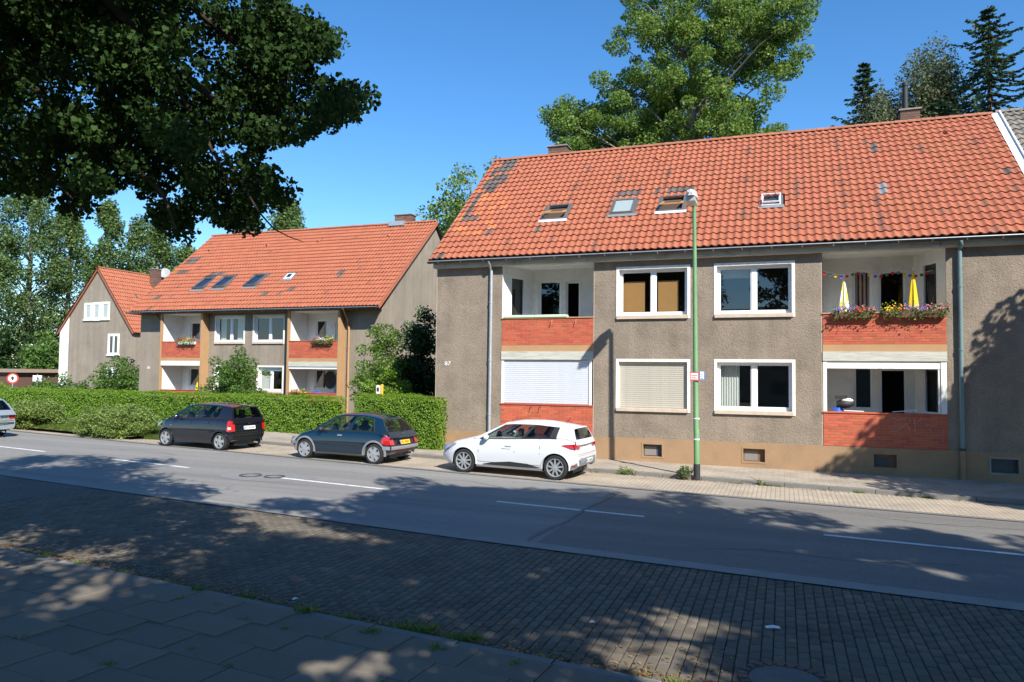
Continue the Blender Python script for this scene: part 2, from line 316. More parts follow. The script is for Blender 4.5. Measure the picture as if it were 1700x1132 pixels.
# ------------------------------------------------------------------ ground, road, paving
def cy(x): return 13.97-0.095*x+0.0006*x*x if x > -45 else 13.97-0.095*-45+0.0006*2025+(-0.149)*(x+45)
def zg(x):
    x = max(-60, min(40, x)); return -0.011*(x+5) if x < -5 else -0.006*(x+5)
def brickmat(name, c1, c2, mortar, bw, rh, rot=0.0, msize=0.008, off=0.5):
    m = bpy.data.materials.new(name); t, b = nodes(m); N, L = t.nodes, t.links
    tc = N.new('ShaderNodeTexCoord'); mp = N.new('ShaderNodeMapping'); mp.inputs['Rotation'].default_value = (0, 0, rot); L.new(tc.outputs['Object'], mp.inputs[0])
    br = N.new('ShaderNodeTexBrick'); br.inputs['Color1'].default_value = (*c1, 1); br.inputs['Color2'].default_value = (*c2, 1); br.inputs['Mortar'].default_value = (*mortar, 1)
    br.inputs['Scale'].default_value = 1; br.inputs['Brick Width'].default_value = bw; br.inputs['Row Height'].default_value = rh; br.inputs['Mortar Size'].default_value = msize; br.offset = off
    L.new(mp.outputs[0], br.inputs[0])
    n = N.new('ShaderNodeTexNoise'); n.inputs['Scale'].default_value = 1.2; n.inputs['Detail'].default_value = 6; L.new(tc.outputs['Object'], n.inputs[0])
    mr = N.new('ShaderNodeMapRange'); L.new(n.outputs[0], mr.inputs[0]); mr.inputs[1].default_value = .3; mr.inputs[2].default_value = .7; mr.inputs[3].default_value = 0.8; mr.inputs[4].default_value = 1.15
    mx = N.new('ShaderNodeVectorMath'); mx.operation = 'SCALE'; L.new(br.outputs[0], mx.inputs[0]); L.new(mr.outputs[0], mx.inputs['Scale']); L.new(mx.outputs[0], b.inputs['Base Color'])
    bp = N.new('ShaderNodeBump'); bp.inputs['Strength'].default_value = 0.5; bp.inputs['Distance'].default_value = 0.006; bp.invert = True; L.new(br.outputs['Fac'], bp.inputs['Height']); L.new(bp.outputs[0], b.inputs['Normal'])
    b.inputs['Roughness'].default_value = 0.9; MATS[name] = m
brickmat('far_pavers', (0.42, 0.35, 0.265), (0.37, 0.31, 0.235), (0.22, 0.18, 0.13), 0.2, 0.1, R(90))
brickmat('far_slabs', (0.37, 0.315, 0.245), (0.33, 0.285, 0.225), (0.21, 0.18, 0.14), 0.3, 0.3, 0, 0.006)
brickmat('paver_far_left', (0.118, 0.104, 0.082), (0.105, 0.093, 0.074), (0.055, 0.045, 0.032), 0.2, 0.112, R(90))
mat('asphalt_new', (0.172, 0.161, 0.144), 0.85, var=0.16, vscale=1.0, bump=0.6, bscale=160, dirt=((0.235, 0.228, 0.215), 0.6, 1.2), stretch=(0.045, 1.2, 1), speck=0.26)

def strip(name, o0, o1, x0, x1, dz, m, step=1.0, **props):
    mb = MB(); n = max(1, int(round((x1-x0)/step))); xs = [x0+(x1-x0)*i/n for i in range(n+1)]
    for a, b in zip(xs[:-1], xs[1:]):
        mb.quad((a, cy(a)+o0, zg(a)+dz), (b, cy(b)+o0, zg(b)+dz), (b, cy(b)+o1, zg(b)+dz), (a, cy(a)+o1, zg(a)+dz))
    return mb.build(name, m, **props)
S = dict(kind='structure')
# ground sheet to the horizon
mb = MB(); gx = [-1500, -300, -60, -40, -20, -12, -5, 40, 300, 1500]; gy = [-800, -20, 0, 25, 29, 60, 200, 800, 2500]
def gz(x, y): return zg(x)-0.07-(0.45 if (y > 28 and x < -12) else 0.0)
for i in range(len(gx)-1):
    for j in range(len(gy)-1):
        mb.quad(*[(x, y, gz(x, y)) for x, y in ((gx[i], gy[j]), (gx[i+1], gy[j]), (gx[i+1], gy[j+1]), (gx[i], gy[j+1]))])
ground = mb.build('ground', 'earth', **S)
XA, XB = -120.0, 60.0
road = strip('road', -3.05, 3.2, XA, -3.7, 0.0, 'asphalt', **S)
road2 = strip('road', -3.05, 3.2, -3.7, XB, 0.0, 'asphalt_new', **S)
near_gutter = strip('gutter_strip', -3.40, -3.05, XA, XB, 0.012, 'concrete_gutter', **S)
far_gutter = strip('gutter_strip', 3.2, 3.40, XA, XB, 0.012, 'kerb_dark', **S)
far_bay = strip('parking_bay', 3.40, 5.62, XA, XB, 0.004, 'far_pavers', **S)
far_path = strip('pavement', 5.62, 8.95, XA, XB, 0.096, 'far_slabs', **S)
grass_verge = strip('grass_verge', 3.75, 8.2, -60, -21.6, 0.115, 'verge', **S)
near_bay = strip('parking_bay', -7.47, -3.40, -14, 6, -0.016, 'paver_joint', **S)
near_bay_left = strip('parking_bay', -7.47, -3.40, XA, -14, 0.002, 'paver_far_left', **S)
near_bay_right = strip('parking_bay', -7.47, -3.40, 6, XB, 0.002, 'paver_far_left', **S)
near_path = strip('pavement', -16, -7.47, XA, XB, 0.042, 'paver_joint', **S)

# pavers of the near bay: the largest in view are single pieces, the rest one mesh
PW, PL = 0.112, 0.203
bm_ = MB().bevbox(0.004, PW-0.005, 0.003, PL-0.003, -0.05, 0.0, 0.006)
pv_me = bpy.data.meshes.new('paver'); pv_me.from_pydata(bm_.v, [], bm_.f); pv_me.materials.append(MATS['paver'])
spots = []
for i in range(int(20/PW)):
    x = -14+i*PW; off = (i % 2)*PL*0.5 + rng.uniform(-.015, .015)
    for j in range(-1, 21):
        o0 = -7.46+off+j*PL
        a_, b_ = max(o0, -7.465), min(o0+PL, -3.405)
        if b_-a_ < .03: continue
        spots.append((x, cy(x)+a_, zg(x)+rng.uniform(-0.003, 0.003), (b_-a_)/PL))
psc = [q[3] for q in spots]; spots = np.array(spots)[:, :3]; px, py, pz = to_px(spots+np.array([PW/2, PL/2, 0]))
vis = (px > -5) & (px < 1705) & (py < 1137); dist = np.hypot(spots[:, 0], spots[:, 1]); dist[~vis] += 100
order = np.argsort(dist); single = set(order[:290].tolist())
PV = np.array(bm_.v); PF = np.array([f for f in bm_.f]); Vs = []; Fs = []; k = 0
for n_, (x, y, z) in enumerate(spots):
    tl = rng.uniform(-0.008, 0.008, 2)
    if n_ in single:
        o = link('paver', pv_me, near_bay, (x, y, z)); o.rotation_euler = (tl[0], tl[1], rng.uniform(-.012, .012)); o.scale = (1, psc[n_], 1)
    else:
        P_ = PV.copy(); P_[:, 1] *= psc[n_]; P_[:, 2] += P_[:, 0]*-tl[1]+P_[:, 1]*tl[0]
        Vs.append(P_+np.array([x, y, z])); Fs.append(PF+k*len(PV)); k += 1
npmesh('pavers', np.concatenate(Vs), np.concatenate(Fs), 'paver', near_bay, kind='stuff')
# footpath slabs in the foreground, staggered rows
SW, SD = 0.74, 0.475
Vs = MB(); nsl = 0
for j in range(12):
    xo = (j % 2)*SW*0.5+0.13*(j % 3)
    for i in range(34):
        x = -19+xo+i*SW; o1 = -7.60-j*SD; y1 = cy(x+SW/2)+o1
        qx, qy, qz = to_px((x+SW/2, y1-SD/2, 0.06)); z = zg(x)+0.055+rng.uniform(-.004, .004)
        inview = qz > 1 and -60 < qx < 1760 and qy < 1200
        if inview:
            b = MB().bevbox(-SW/2+0.004, SW/2-0.004, -SD+0.004, -0.004, -0.05, 0, 0.002)
            o = b.build('paving_slab', 'slab', near_path, loc=(x+SW/2, y1, z)); o.rotation_euler = (rng.uniform(-.008, .008), rng.uniform(-.008, .008), -0.098+rng.uniform(-.004, .004))
        else:
            Vs.bevbox(x+0.003, x+SW-0.003, y1-SD+0.003, y1-0.003, z-0.05, z, 0.005)
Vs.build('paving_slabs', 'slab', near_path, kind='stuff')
def kerbs(parent, o0, o1, h, x0, n, m, L=1.0):
    for i in range(n):
        x = x0+i*L; d = (cy(x+L)-cy(x))/L; mid = (x+L/2, cy(x+L/2)+(o0+o1)/2, zg(x+L/2)+h)
        b = MB().bevbox(-L/2+0.004, L/2-0.004, -(o1-o0)/2, (o1-o0)/2, -0.25, 0, 0.012)
        o = b.build('kerbstone', m, parent, loc=mid); o.rotation_euler = (rng.uniform(-.01, .01), 0.008 if x < -5 else 0.004, math.atan(d)+rng.uniform(-.004, .004))
kerbs(near_path, -7.60, -7.47, 0.05, -19, 24, 'kerb_dark')
kerbs(far_path, 5.56, 5.70, 0.105, -40, 50, 'kerb_dark')
# centre line
for x0 in (0.62, -5.62, -11.45, -17.75, -23.9, -30.2, -36.5, 6.9):
    mb = MB(); n = 6
    for i in range(n):
        a, b = x0+3.12*i/n, x0+3.12*(i+1)/n; e = 0.06
        mb.quad((a, cy(a)-e, zg(a)+0.005), (b, cy(b)-e, zg(b)+0.005), (b, cy(b)+e, zg(b)+0.005), (a, cy(a)+e, zg(a)+0.005))
    mb.build('centre_line_dash', 'paint_line', road, kind='structure')
# tarred joint across the road and a few sealed cracks
mat('joint_seal', (0.20, 0.165, 0.125), 0.9, var=0.25, vscale=8)
def ribbon(name, pts, wd, m, parent=None, dz=0.005, jit=0.0, **p):
    mb = MB(); pts = np.array(pts, float); L_ = []
    for a, b in zip(pts[:-1], pts[1:]):
        n = max(2, int(np.linalg.norm(b-a)/0.25)); L_ += [a+(b-a)*t/n for t in range(n)]
    L_.append(pts[-1]); L_ = np.array(L_); L_ += rng.uniform(-jit, jit, L_.shape); T = np.gradient(L_, axis=0); T /= np.linalg.norm(T, axis=1)[:, None]
    for i in range(len(L_)-1):
        q = []
        for k, s in ((i, -1), (i+1, -1), (i+1, 1), (i, 1)):
            w_ = wd*(0.7+0.6*((k*7919) % 13)/13)/2; x, y = L_[k, 0]-T[k, 1]*w_*s*-1, L_[k, 1]+T[k, 0]*w_*s*-1
            q.append((x, y, zg(x)+dz))
        mb.quad(*q[::-1])
    return mb.build(name, m, parent, **p)
ribbon('sealed_joint', [(-3.55, 17.1), (-3.62, 15.6), (-3.75, 14.5), (-3.72, 13.2), (-3.88, 12.0), (-3.86, 11.3)], 0.075, 'joint_seal', road, 0.008, 0.02, kind='structure')
mat('crack', (0.07, 0.068, 0.063), 0.9)
for pts_ in ([(-15.5, 13.2), (-14.2, 13.5), (-13.0, 13.3), (-11.6, 13.6)], [(-9.6, 17.2), (-8.1, 16.6), (-7.4, 16.9), (-6.2, 16.4)], [(-1.6, 11.9), (-.4, 12.3), (.9, 12.1), (2.4, 12.5)], [(1.4, 16.2), (2.6, 15.8), (4.2, 16.0)], [(-20.5, 17.5), (-18.8, 17.9), (-17.2, 17.6)]):
    ribbon('road_crack', pts_, 0.018, 'crack', road, 0.007, 0.05, kind='structure')
def disc(mb, c, r, n=28, mi=0, z=0.0, r0=0.0, sc=1.0):
    vs = [(c[0]+r*math.cos(2*math.pi*k/n), c[1]+sc*r*math.sin(2*math.pi*k/n), z) for k in range(n)]
    mb.add(vs, [tuple(range(n))], mi)
# manhole covers
mb = MB(); n = 14; c = (-12.0, 15.15)
mb.add([(c[0]+1.3*(1+.15*math.sin(3*a))*math.cos(a), c[1]+0.8*(1+.1*math.cos(2*a))*math.sin(a), zg(c[0]+1.3*(1+.15*math.sin(3*a))*math.cos(a))+0.004) for a in [2*math.pi*k/n for k in range(n)]], [tuple(range(n))])
mb.build('asphalt_patch', 'asphalt_patch', road, kind='structure')
def manhole(label, x, y, r, dz):
    t = thing('manhole_cover', label, 'manhole cover', (x, y, zg(x)+dz))
    z = zg(x)+dz
    MB().lathe([(r, -0.03), (r, 0.012), (r*0.8, 0.012), (r*0.8, -0.03)], (x, y, z), 40).build('ring', 'iron', t)
    MB().lathe([(r*0.78, -0.02), (r*0.78, 0.008), (r*0.3, 0.012), (0.01, 0.012)], (x, y, z), 40).build('lid', 'manhole_lid' if r > .33 else 'asphalt_patch', t)
    for k in range(24):
        a = 2*math.pi*k/24; MB().box(-0.03, 0.03, -0.012, 0.012, 0, 0.02).build('rib', 'iron', t, loc=(x+r*.9*math.cos(a), y+r*.9*math.sin(a), z+0.004)).rotation_euler = (0, 0, a)
manhole('round iron manhole cover in the foreground paving, cut by the picture edge', 0.0, 7.13, 0.40, 0.003)
manhole('left of two small round covers in the patched road', -12.35, 15.1, 0.27, 0.0)
manhole('right of two small round covers in the patched road', -11.72, 15.2, 0.25, 0.0)
# grass in the joints, leaf litter, weeds
def blades(pts, h, wd, spread, n, seed=1):
    r = np.random.RandomState(seed); V = []; F = []; k = 0
    for (x, y, z, s) in pts:
        for _ in range(int(n*s)):
            a = r.uniform(0, 6.28); d = r.uniform(0, spread*s); bx, by = x+d*math.cos(a)*1.4, y+d*math.sin(a)
            l = h*s*r.uniform(.4, 1.2); q = r.uniform(0, 6.28); tx, ty = l*.6*math.cos(a+r.uniform(-1, 1)), l*.6*math.sin(a+r.uniform(-1, 1)); w_ = wd*r.uniform(.6, 1.3)
            V += [(bx-w_*math.cos(q), by-w_*math.sin(q), z), (bx+w_*math.cos(q), by+w_*math.sin(q), z), (bx+tx, by+ty, z+l*.8)]; F.append((k, k+1, k+2)); k += 3
    return V, F
pts = []; rr = np.random.RandomState(5)
for _ in range(70):
    x = rr.uniform(-11, 1.5); pts.append((x, cy(x)-7.43+rr.uniform(-.03, .06), zg(x), rr.choice([.25, .4, .6, .9, 1.3], p=[.3, .3, .2, .13, .07])))
for X, Y, s in ((-6.5, 7.1, 1.2), (-6.45, 6.75, .8), (-5.9, 6.72, .8), (-4.9, 6.95, 1.6), (-5.3, 6.45, .8), (-4.75, 6.4, .7), (-4.2, 6.35, .8), (-3.9, 6.65, 1.3), (-3.1, 6.5, 1.1), (-6.1, 5.75, .5), (-5.2, 5.6, .6), (-6.9, 5.2, .9), (-5.6, 5.05, .9), (-4.6, 5.4, .7), (-7.4, 5.05, 1.0), (-2.3, 6.45, .9), (-3.4, 6.95, 1.4), (-2.9, 6.9, 1.2)):
    pts.append((X, Y, zg(X)+0.04, s*.7))
for _ in range(26):
    x = rr.uniform(-10, 5.3); pts.append((x, cy(x)+5.52, zg(x)+0.004, rr.choice([.3, .5, .9])))
for _ in range(900):
    x = rr.uniform(-34, -20.6); pts.append((x, cy(x)+rr.uniform(3.8, 6.8) if x < -21.6 else cy(x)+rr.uniform(4.4, 5.5), zg(x)+(0.112 if x < -21.6 else 0.004), rr.uniform(.7, 2.2)))
V, F = blades(pts, 0.085, 0.011, 0.085, 80)
npmesh('grass_tufts', V, F, 'grass', kind='stuff', label='grass and weeds in the paving joints and along the kerbs', category='grass')
V = []; F = []; k = 0
for _ in range(5200):
    if rr.rand() < .55: x = rr.uniform(-11, 2.5); y = cy(x)-7.42+abs(rr.normal(0, .12)); z = zg(x)+.008
    elif rr.rand() < .7: x = rr.uniform(-11, 3); y = cy(x)-7.4+abs(rr.normal(0, .55)); z = zg(x)+.008
    else: x = rr.uniform(-9, 5.5); y = cy(x)+5.48-abs(rr.normal(0, .06)); z = zg(x)+.012
    a = rr.uniform(0, 6.28); l = rr.uniform(.008, .03); c_, s_ = math.cos(a)*l, math.sin(a)*l
    V += [(x-c_, y-s_, z), (x+s_*.6, y-c_*.6, z+rr.uniform(0, .012)), (x+c_, y+s_, z+rr.uniform(0, .012)), (x-s_*.6, y+c_*.6, z)]; F.append((k, k+1, k+2, k+3)); k += 4
npmesh('fallen_leaves', V, F, 'dry_leaf', kind='stuff', label='dry leaf litter lying along the kerbs', category='leaf litter')
def litter(label, px_, py_, s, rz):
    d = (px_-850)/F_PX*cr-(py_-566)/F_PX*cu+fw; p = d*(-CAM_H+0.02)/d[2]; x, y = p[0], p[1]
    mb = MB(); mb.add([(-s, -s*.5, 0), (0, -s*.5, .012), (s, -s*.45, .002), (s, s*.5, .004), (0, s*.5, .016), (-s, s*.45, .001), (-s, -s*.5, -.001), (s, -s*.45, .001), (s, s*.5, .003), (-s, s*.45, 0)], [(0, 1, 4, 5), (1, 2, 3, 4), (6, 9, 8, 7)])
    o = mb.build('paper_scrap', 'sign_white', None, label=label, category='litter'); o.location = (x, y, zg(x)+.008); o.rotation_euler = (0, 0, rz); o['group'] = 'litter on the paving'
litter('largest white paper scrap on the right of the cobbled bay', 1283, 1035, .075, .2)
litter('small white paper scrap among the weeds at the near kerb', 490, 993, .035, 1.0)
litter('tiny white paper scrap in the middle of the cobbled bay', 983, 1028, .028, .5)

# ------------------------------------------------------------------ house helpers
def yplane(Y): return lambda u, v, w: (u, Y+w, v)
def tile_mesh(W=0.21, L=0.42, mname='tile_red', amp=0.032):
    "one pantile: S-shaped cross-section, nose at the low end"
    prof = [(0.0, 0.010), (0.10, -0.004), (0.30, -0.010), (0.50, 0.0), (0.66, amp), (0.82, amp*1.12), (0.95, amp*.55), (1.06, 0.008)]
    vs = []
    for y, lift in ((0, 0.046), (L, 0.0)):
        vs += [(u*W, y, z+lift) for u, z in prof]
    n = len(prof); vs += [(u*W, 0.004, z+0.046-0.034) for u, z in prof]
    fs = [(i, i+1, n+i+1, n+i) for i in range(n-1)]+[(2*n+i, 2*n+i+1, i+1, i) for i in range(n-1)]
    return vs, fs
def tile_field(parent, O, U, V, ncol, nrow, W, G, n_single, pick, skip, tag=''):
    "tiles over a slope: origin O at the eave, U along it, V up it. pick(u,v)->material, skip(u,v)->bool"
    O, U, V = Vector(O), Vector(U).normalized(), Vector(V).normalized(); N = U.cross(V)
    vs, fs = tile_mesh(W, G*1.16); VA = np.array(vs); FA = fs
    M = Matrix((U, V, N)).transposed(); rot = M.to_euler()
    cells = []
    for j in range(nrow):
        for i in range(ncol):
            u, v = i*W, j*G
            if skip(u+W/2, v+G/2): continue
            p = O+U*u+V*v+N*0.02; cells.append((i, j, p, pick(u+W/2, v+G/2)))
    P = np.array([c[2] for c in cells]); px_, py_, pz_ = to_px(P); d = np.linalg.norm(P-np.array([0, 0, CAM_H]), axis=1)
    d[(px_ < -10) | (px_ > 1710) | (pz_ < 0)] += 1000
    single = set(np.argsort(d)[:n_single].tolist()); me = {}
    rs = np.random.RandomState(len(cells)); big = {}
    Ma = np.array(M)
    for k, (i, j, p, mn) in enumerate(cells):
        tw = rs.uniform(-.012, .012); dz = rs.uniform(-.004, .004)
        if k in single:
            if mn not in me:
                m_ = bpy.data.meshes.new('roof_tile'); m_.from_pydata(vs, [], fs); m_.materials.append(MATS[mn]); m_.polygons.foreach_set('use_smooth', [True]*len(m_.polygons)); m_.set_sharp_from_angle(angle=R(50)); me[mn] = m_
            o = link('roof_tile', me[mn], parent, p+N*dz); o.rotation_euler = rot
        else:
            Q = VA.copy(); Q[:, 0] += Q[:, 1]*tw; Q[:, 2] += dz
            big.setdefault(mn, []).append(Q@Ma.T+np.array(p))
    for mn, L_ in big.items():
        F_ = np.array([f for f in fs]); nV = len(VA)
        npmesh('roof_tiles', np.concatenate(L_), np.concatenate([F_+q*nV for q in range(len(L_))]), mn, parent, smooth=50, kind='stuff')
def ridge_tiles(parent, p0, p1, n, m='ridge_tile', r=0.11):
    p0, p1 = Vector(p0), Vector(p1); d = (p1-p0)/n; L_ = d.length; ax = d.normalized(); rz = math.atan2(ax.y, ax.x)
    mb = MB(); k = 8
    for i in range(k):
        a, b = math.pi*i/k, math.pi*(i+1)/k
        mb.quad((0, math.cos(a)*r*1.12, math.sin(a)*r*1.05-.03), (L_*1.06, math.cos(a)*r, math.sin(a)*r*.92-.03), (L_*1.06, math.cos(b)*r, math.sin(b)*r*.92-.03), (0, math.cos(b)*r*1.12, math.sin(b)*r*1.05-.03))
    me_ = bpy.data.meshes.new('ridge_tile'); me_.from_pydata(mb.v, [], mb.f); me_.materials.append(MATS[m])
    for i in range(n):
        o = link('ridge_tile', me_, parent, p0+d*i); o.rotation_euler = (0, -math.asin(ax.z), rz)
def bricks(parent, x0, x1, z0, z1, Y, n_course, bw=0.25, single=True, m='brick_red', mortar='mortar', t=0.10, proud=0.007):
    "half-brick skin: mortar bed and bricks standing proud of it"
    MB().box(x0, x1, Y+proud, Y+t, z0, z1).build('mortar_bed', mortar, parent)
    ch = (z1-z0)/n_course; nb = max(1, int(round((x1-x0)/bw))); bw = (x1-x0)/nb; j_ = 0.0075; cache = {}; big = MB()
    for c in range(n_course):
        xs = [x0] + ([x0+bw/2] if c % 2 else []) + [x0+bw*(i+1)-(bw/2 if c % 2 else 0) for i in range(1 if c % 2 else 0, nb)] + ([x1] if c % 2 else [])
        xs = sorted(set(round(v, 4) for v in xs+[x1]))
        for a, b in zip(xs[:-1], xs[1:]):
            L_ = b-a-2*j_; p = (a+j_, Y+rng.uniform(-.0015, .0015), z0+c*ch+j_*.8)
            if single:
                key = round(L_, 3)
                if key not in cache:
                    q = MB().box(0, L_, 0, t*.6, 0, ch-1.6*j_); me_ = bpy.data.meshes.new('brick'); me_.from_pydata(q.v, [], q.f); me_.materials.append(MATS[m]); cache[key] = me_
                link('brick', cache[key], parent, p)
            else: big.box(p[0], p[0]+L_, p[1], p[1]+t*.6, p[2], p[2]+ch-1.6*j_)
    if not single: big.build('bricks', m, parent, kind='stuff')
def chimney(parent, x0, x1, y0, y1, z0, z1, m='brick_old'):
    ch_ = MB().box(x0+.008, x1-.008, y0+.008, y1-.008, z0, z1-.06).build('chimney', 'mortar_old', parent)
    nc = max(2, int((z1-.06-z0)/.075)); h = (z1-.06-z0)/nc; big = MB()
    for c in range(nc):
        z = z0+c*h
        for face in range(4):
            L_ = (x1-x0) if face % 2 == 0 else (y1-y0); nb = max(2, int(round(L_/.25))); bw = L_/nb; s = bw/2*(c % 2)
            edges = sorted({0, L_, *[min(L_, max(0, s+bw*i)) for i in range(nb+1)]})
            for a, b in zip(edges[:-1], edges[1:]):
                if b-a < .03: continue
                a_, b_ = a+.006, b-.006
                if face == 0: big.box(x0+a_, x0+b_, y0, y0+.05, z+.006, z+h-.006)
                elif face == 2: big.box(x0+a_, x0+b_, y1-.05, y1, z+.006, z+h-.006)
                elif face == 1: big.box(x1-.05, x1+.002, y0+a_, y0+b_, z+.006, z+h-.006)
                else: big.box(x0-.002, x0+.05, y0+a_, y0+b_, z+.006, z+h-.006)
    big.build('bricks', m, ch_, kind='stuff')
    MB().bevbox(x0-.05, x1+.05, y0-.05, y1+.05, z1-.06, z1, .02).build('cap', 'mortar_old', ch_)
    return ch_
def room(parent, x0, x1, z0, z1, Y, depth=2.6, m='room'):
    q = MB(); x0 -= .3; x1 += .3; a, b = z0-.9, z1+.25
    q.quad((x0, Y+depth, a), (x1, Y+depth, a), (x1, Y+depth, b), (x0, Y+depth, b)); q.quad((x0, Y, a), (x0, Y+depth, a), (x0, Y+depth, b), (x0, Y, b)); q.quad((x1, Y+depth, a), (x1, Y, a), (x1, Y, b), (x1, Y+depth, b))
    q.quad((x0, Y, b), (x0, Y+depth, b), (x1, Y+depth, b), (x1, Y, b)); q.quad((x0, Y, a), (x1, Y, a), (x1, Y+depth, a), (x0, Y+depth, a))
    return q.build('room', m, parent)
def sash(parent, x0, x1, z0, z1, Y, n=2, fr=0.065, m='white_plastic', glass='glass', mull=0.13):
    "frame with n lights, panes as sub-parts of `parent`"
    f = MB(); d = 0.07
    f.box(x0, x1, Y, Y+d, z0, z0+fr*1.25); f.box(x0, x1, Y, Y+d, z1-fr, z1); f.box(x0, x0+fr, Y, Y+d, z0+fr*1.25, z1-fr); f.box(x1-fr, x1, Y, Y+d, z0+fr*1.25, z1-fr)
    wd = (x1-x0)/n
    for i in range(1, n): f.box(x0+wd*i-mull/2, x0+wd*i+mull/2, Y-.004, Y+d, z0+fr*1.25, z1-fr)
    f.build('frame', m, parent)
    for i in range(n):
        a = x0+wd*i+(fr if i == 0 else mull/2); b = x0+wd*(i+1)-(fr if i == n-1 else mull/2); tl = rng.uniform(-.004, .004, 2)
        g = MB(); gx0, gx1, gz0, gz1 = a, b, z0+fr*1.25, z1-fr
        # inner sash bead
        bd = MB(); e = .028
        bd.box(gx0, gx1, Y+.012, Y+.05, gz0, gz0+e); bd.box(gx0, gx1, Y+.012, Y+.05, gz1-e, gz1); bd.box(gx0, gx0+e, Y+.012, Y+.05, gz0+e, gz1-e); bd.box(gx1-e, gx1, Y+.012, Y+.05, gz0+e, gz1-e)
        bd.build('sash_bead', m, parent)
        g.quad((gx0+e, Y+.03+tl[0], gz0+e), (gx1-e, Y+.03-tl[0], gz0+e), (gx1-e, Y+.03-tl[0]+tl[1], gz1-e), (gx0+e, Y+.03+tl[0]+tl[1], gz1-e)); g.build('pane', glass, parent)
def window(parent, x0, x1, z0, z1, Y, n=2, trim=0.085, inset=0.14, roomm='room', sillm='sill', depth=2.6, glass='glass'):
    "white surround, sill, frame, panes and the room behind; (x0..z1) is the outer edge of the surround"
    t = MB(); p = 0.018
    t.box(x0, x1, Y-p, Y+inset+.02, z1-trim, z1); t.box(x0, x0+trim, Y-p, Y+inset+.02, z0, z1-trim); t.box(x1-trim, x1, Y-p, Y+inset+.02, z0, z1-trim)
    w_ = t.build('window', 'trim_white', parent)
    sb = MB(); sb.bevbox(x0+trim-.06, x1-trim+.03, Y-.07, Y+inset+.02, z0, z0+.11, .012); sb.build('sill', sillm, w_)
    sash(w_, x0+trim, x1-trim, z0+.11, z1-trim, Y+inset, n, glass=glass)
    room(w_, x0, x1, z0, z1, Y+inset+.09, depth, roomm)
    return w_
def hole(x0, x1, z0, z1, trim=0.085): return (x0+trim*.5, x1-trim*.5, z0+.004, z1-trim*.5)
def slats(parent, x0, x1, z0, z1, Y, h, m, name='shutter_slat'):
    n = int(round((z1-z0)/h)); h = (z1-z0)/n
    q = MB().add([(x0, 0, 0), (x1, 0, 0), (x1, -.006, h*.5), (x0, -.006, h*.5), (x1, -.004, h*.9), (x0, -.004, h*.9), (x1, .006, h*.92), (x0, .006, h*.92), (x1, .006, h), (x0, .006, h)], [(0, 1, 2, 3), (3, 2, 4, 5), (5, 4, 6, 7), (7, 6, 8, 9)])
    me_ = bpy.data.meshes.new(name); me_.from_pydata(q.v, [], q.f); me_.materials.append(MATS[m])
    for i in range(n): link(name, me_, parent, (0, Y+rng.uniform(-.001, .001), z0+i*h))
def downpipe(parent, pts, r, m):
    o = MB().tube(pts, r, 14).build('downpipe', m, parent, smooth=40)
    for f in (.18, .5, .8):
        a, b = Vector(pts[-2]), Vector(pts[-1]); c = a+(b-a)*f
        MB().lathe([(r+.012, -.03), (r+.012, .03)], c, 14).build('pipe_clamp', m, o)
    return o
def gutter(parent, x0, x1, Y, z, r=0.075):
    "half-round gutter: bright front bead, dark underside"
    mb = MB(); k = 8; vs = []
    for x in (x0, x1):
        for i in range(k+1): a = math.pi+math.pi*i/k; vs.append((x, Y+r*math.cos(a), z+r*math.sin(a)))
    mb.add(vs, [(i, i+1, k+1+i+1, k+1+i) for i in range(k)]+[tuple(range(k+1)), tuple(range(2*k+1, k, -1))])
    g = mb.build('gutter', 'gutter_dark', parent, smooth=40)
    MB().tube([(x0, Y-r, z), (x1, Y-r, z)], 0.016, 8).build('bead', 'zinc', g)
    q = MB().add([(-.012, -r-.006, -.02), (.012, -r-.006, -.02), (.012, -r*.7, -r*.8), (-.012, -r*.7, -r*.8), (.012, 0, -r-.008), (-.012, 0, -r-.008)], [(0, 1, 2, 3), (3, 2, 4, 5)])
    me_ = bpy.data.meshes.new('gutter_bracket'); me_.from_pydata(q.v, [], q.f); me_.materials.append(MATS['zinc'])
    n = int((x1-x0)/.8)
    for i in range(n): link('gutter_bracket', me_, g, (x0+.4+i*.8, Y, z))
    return g
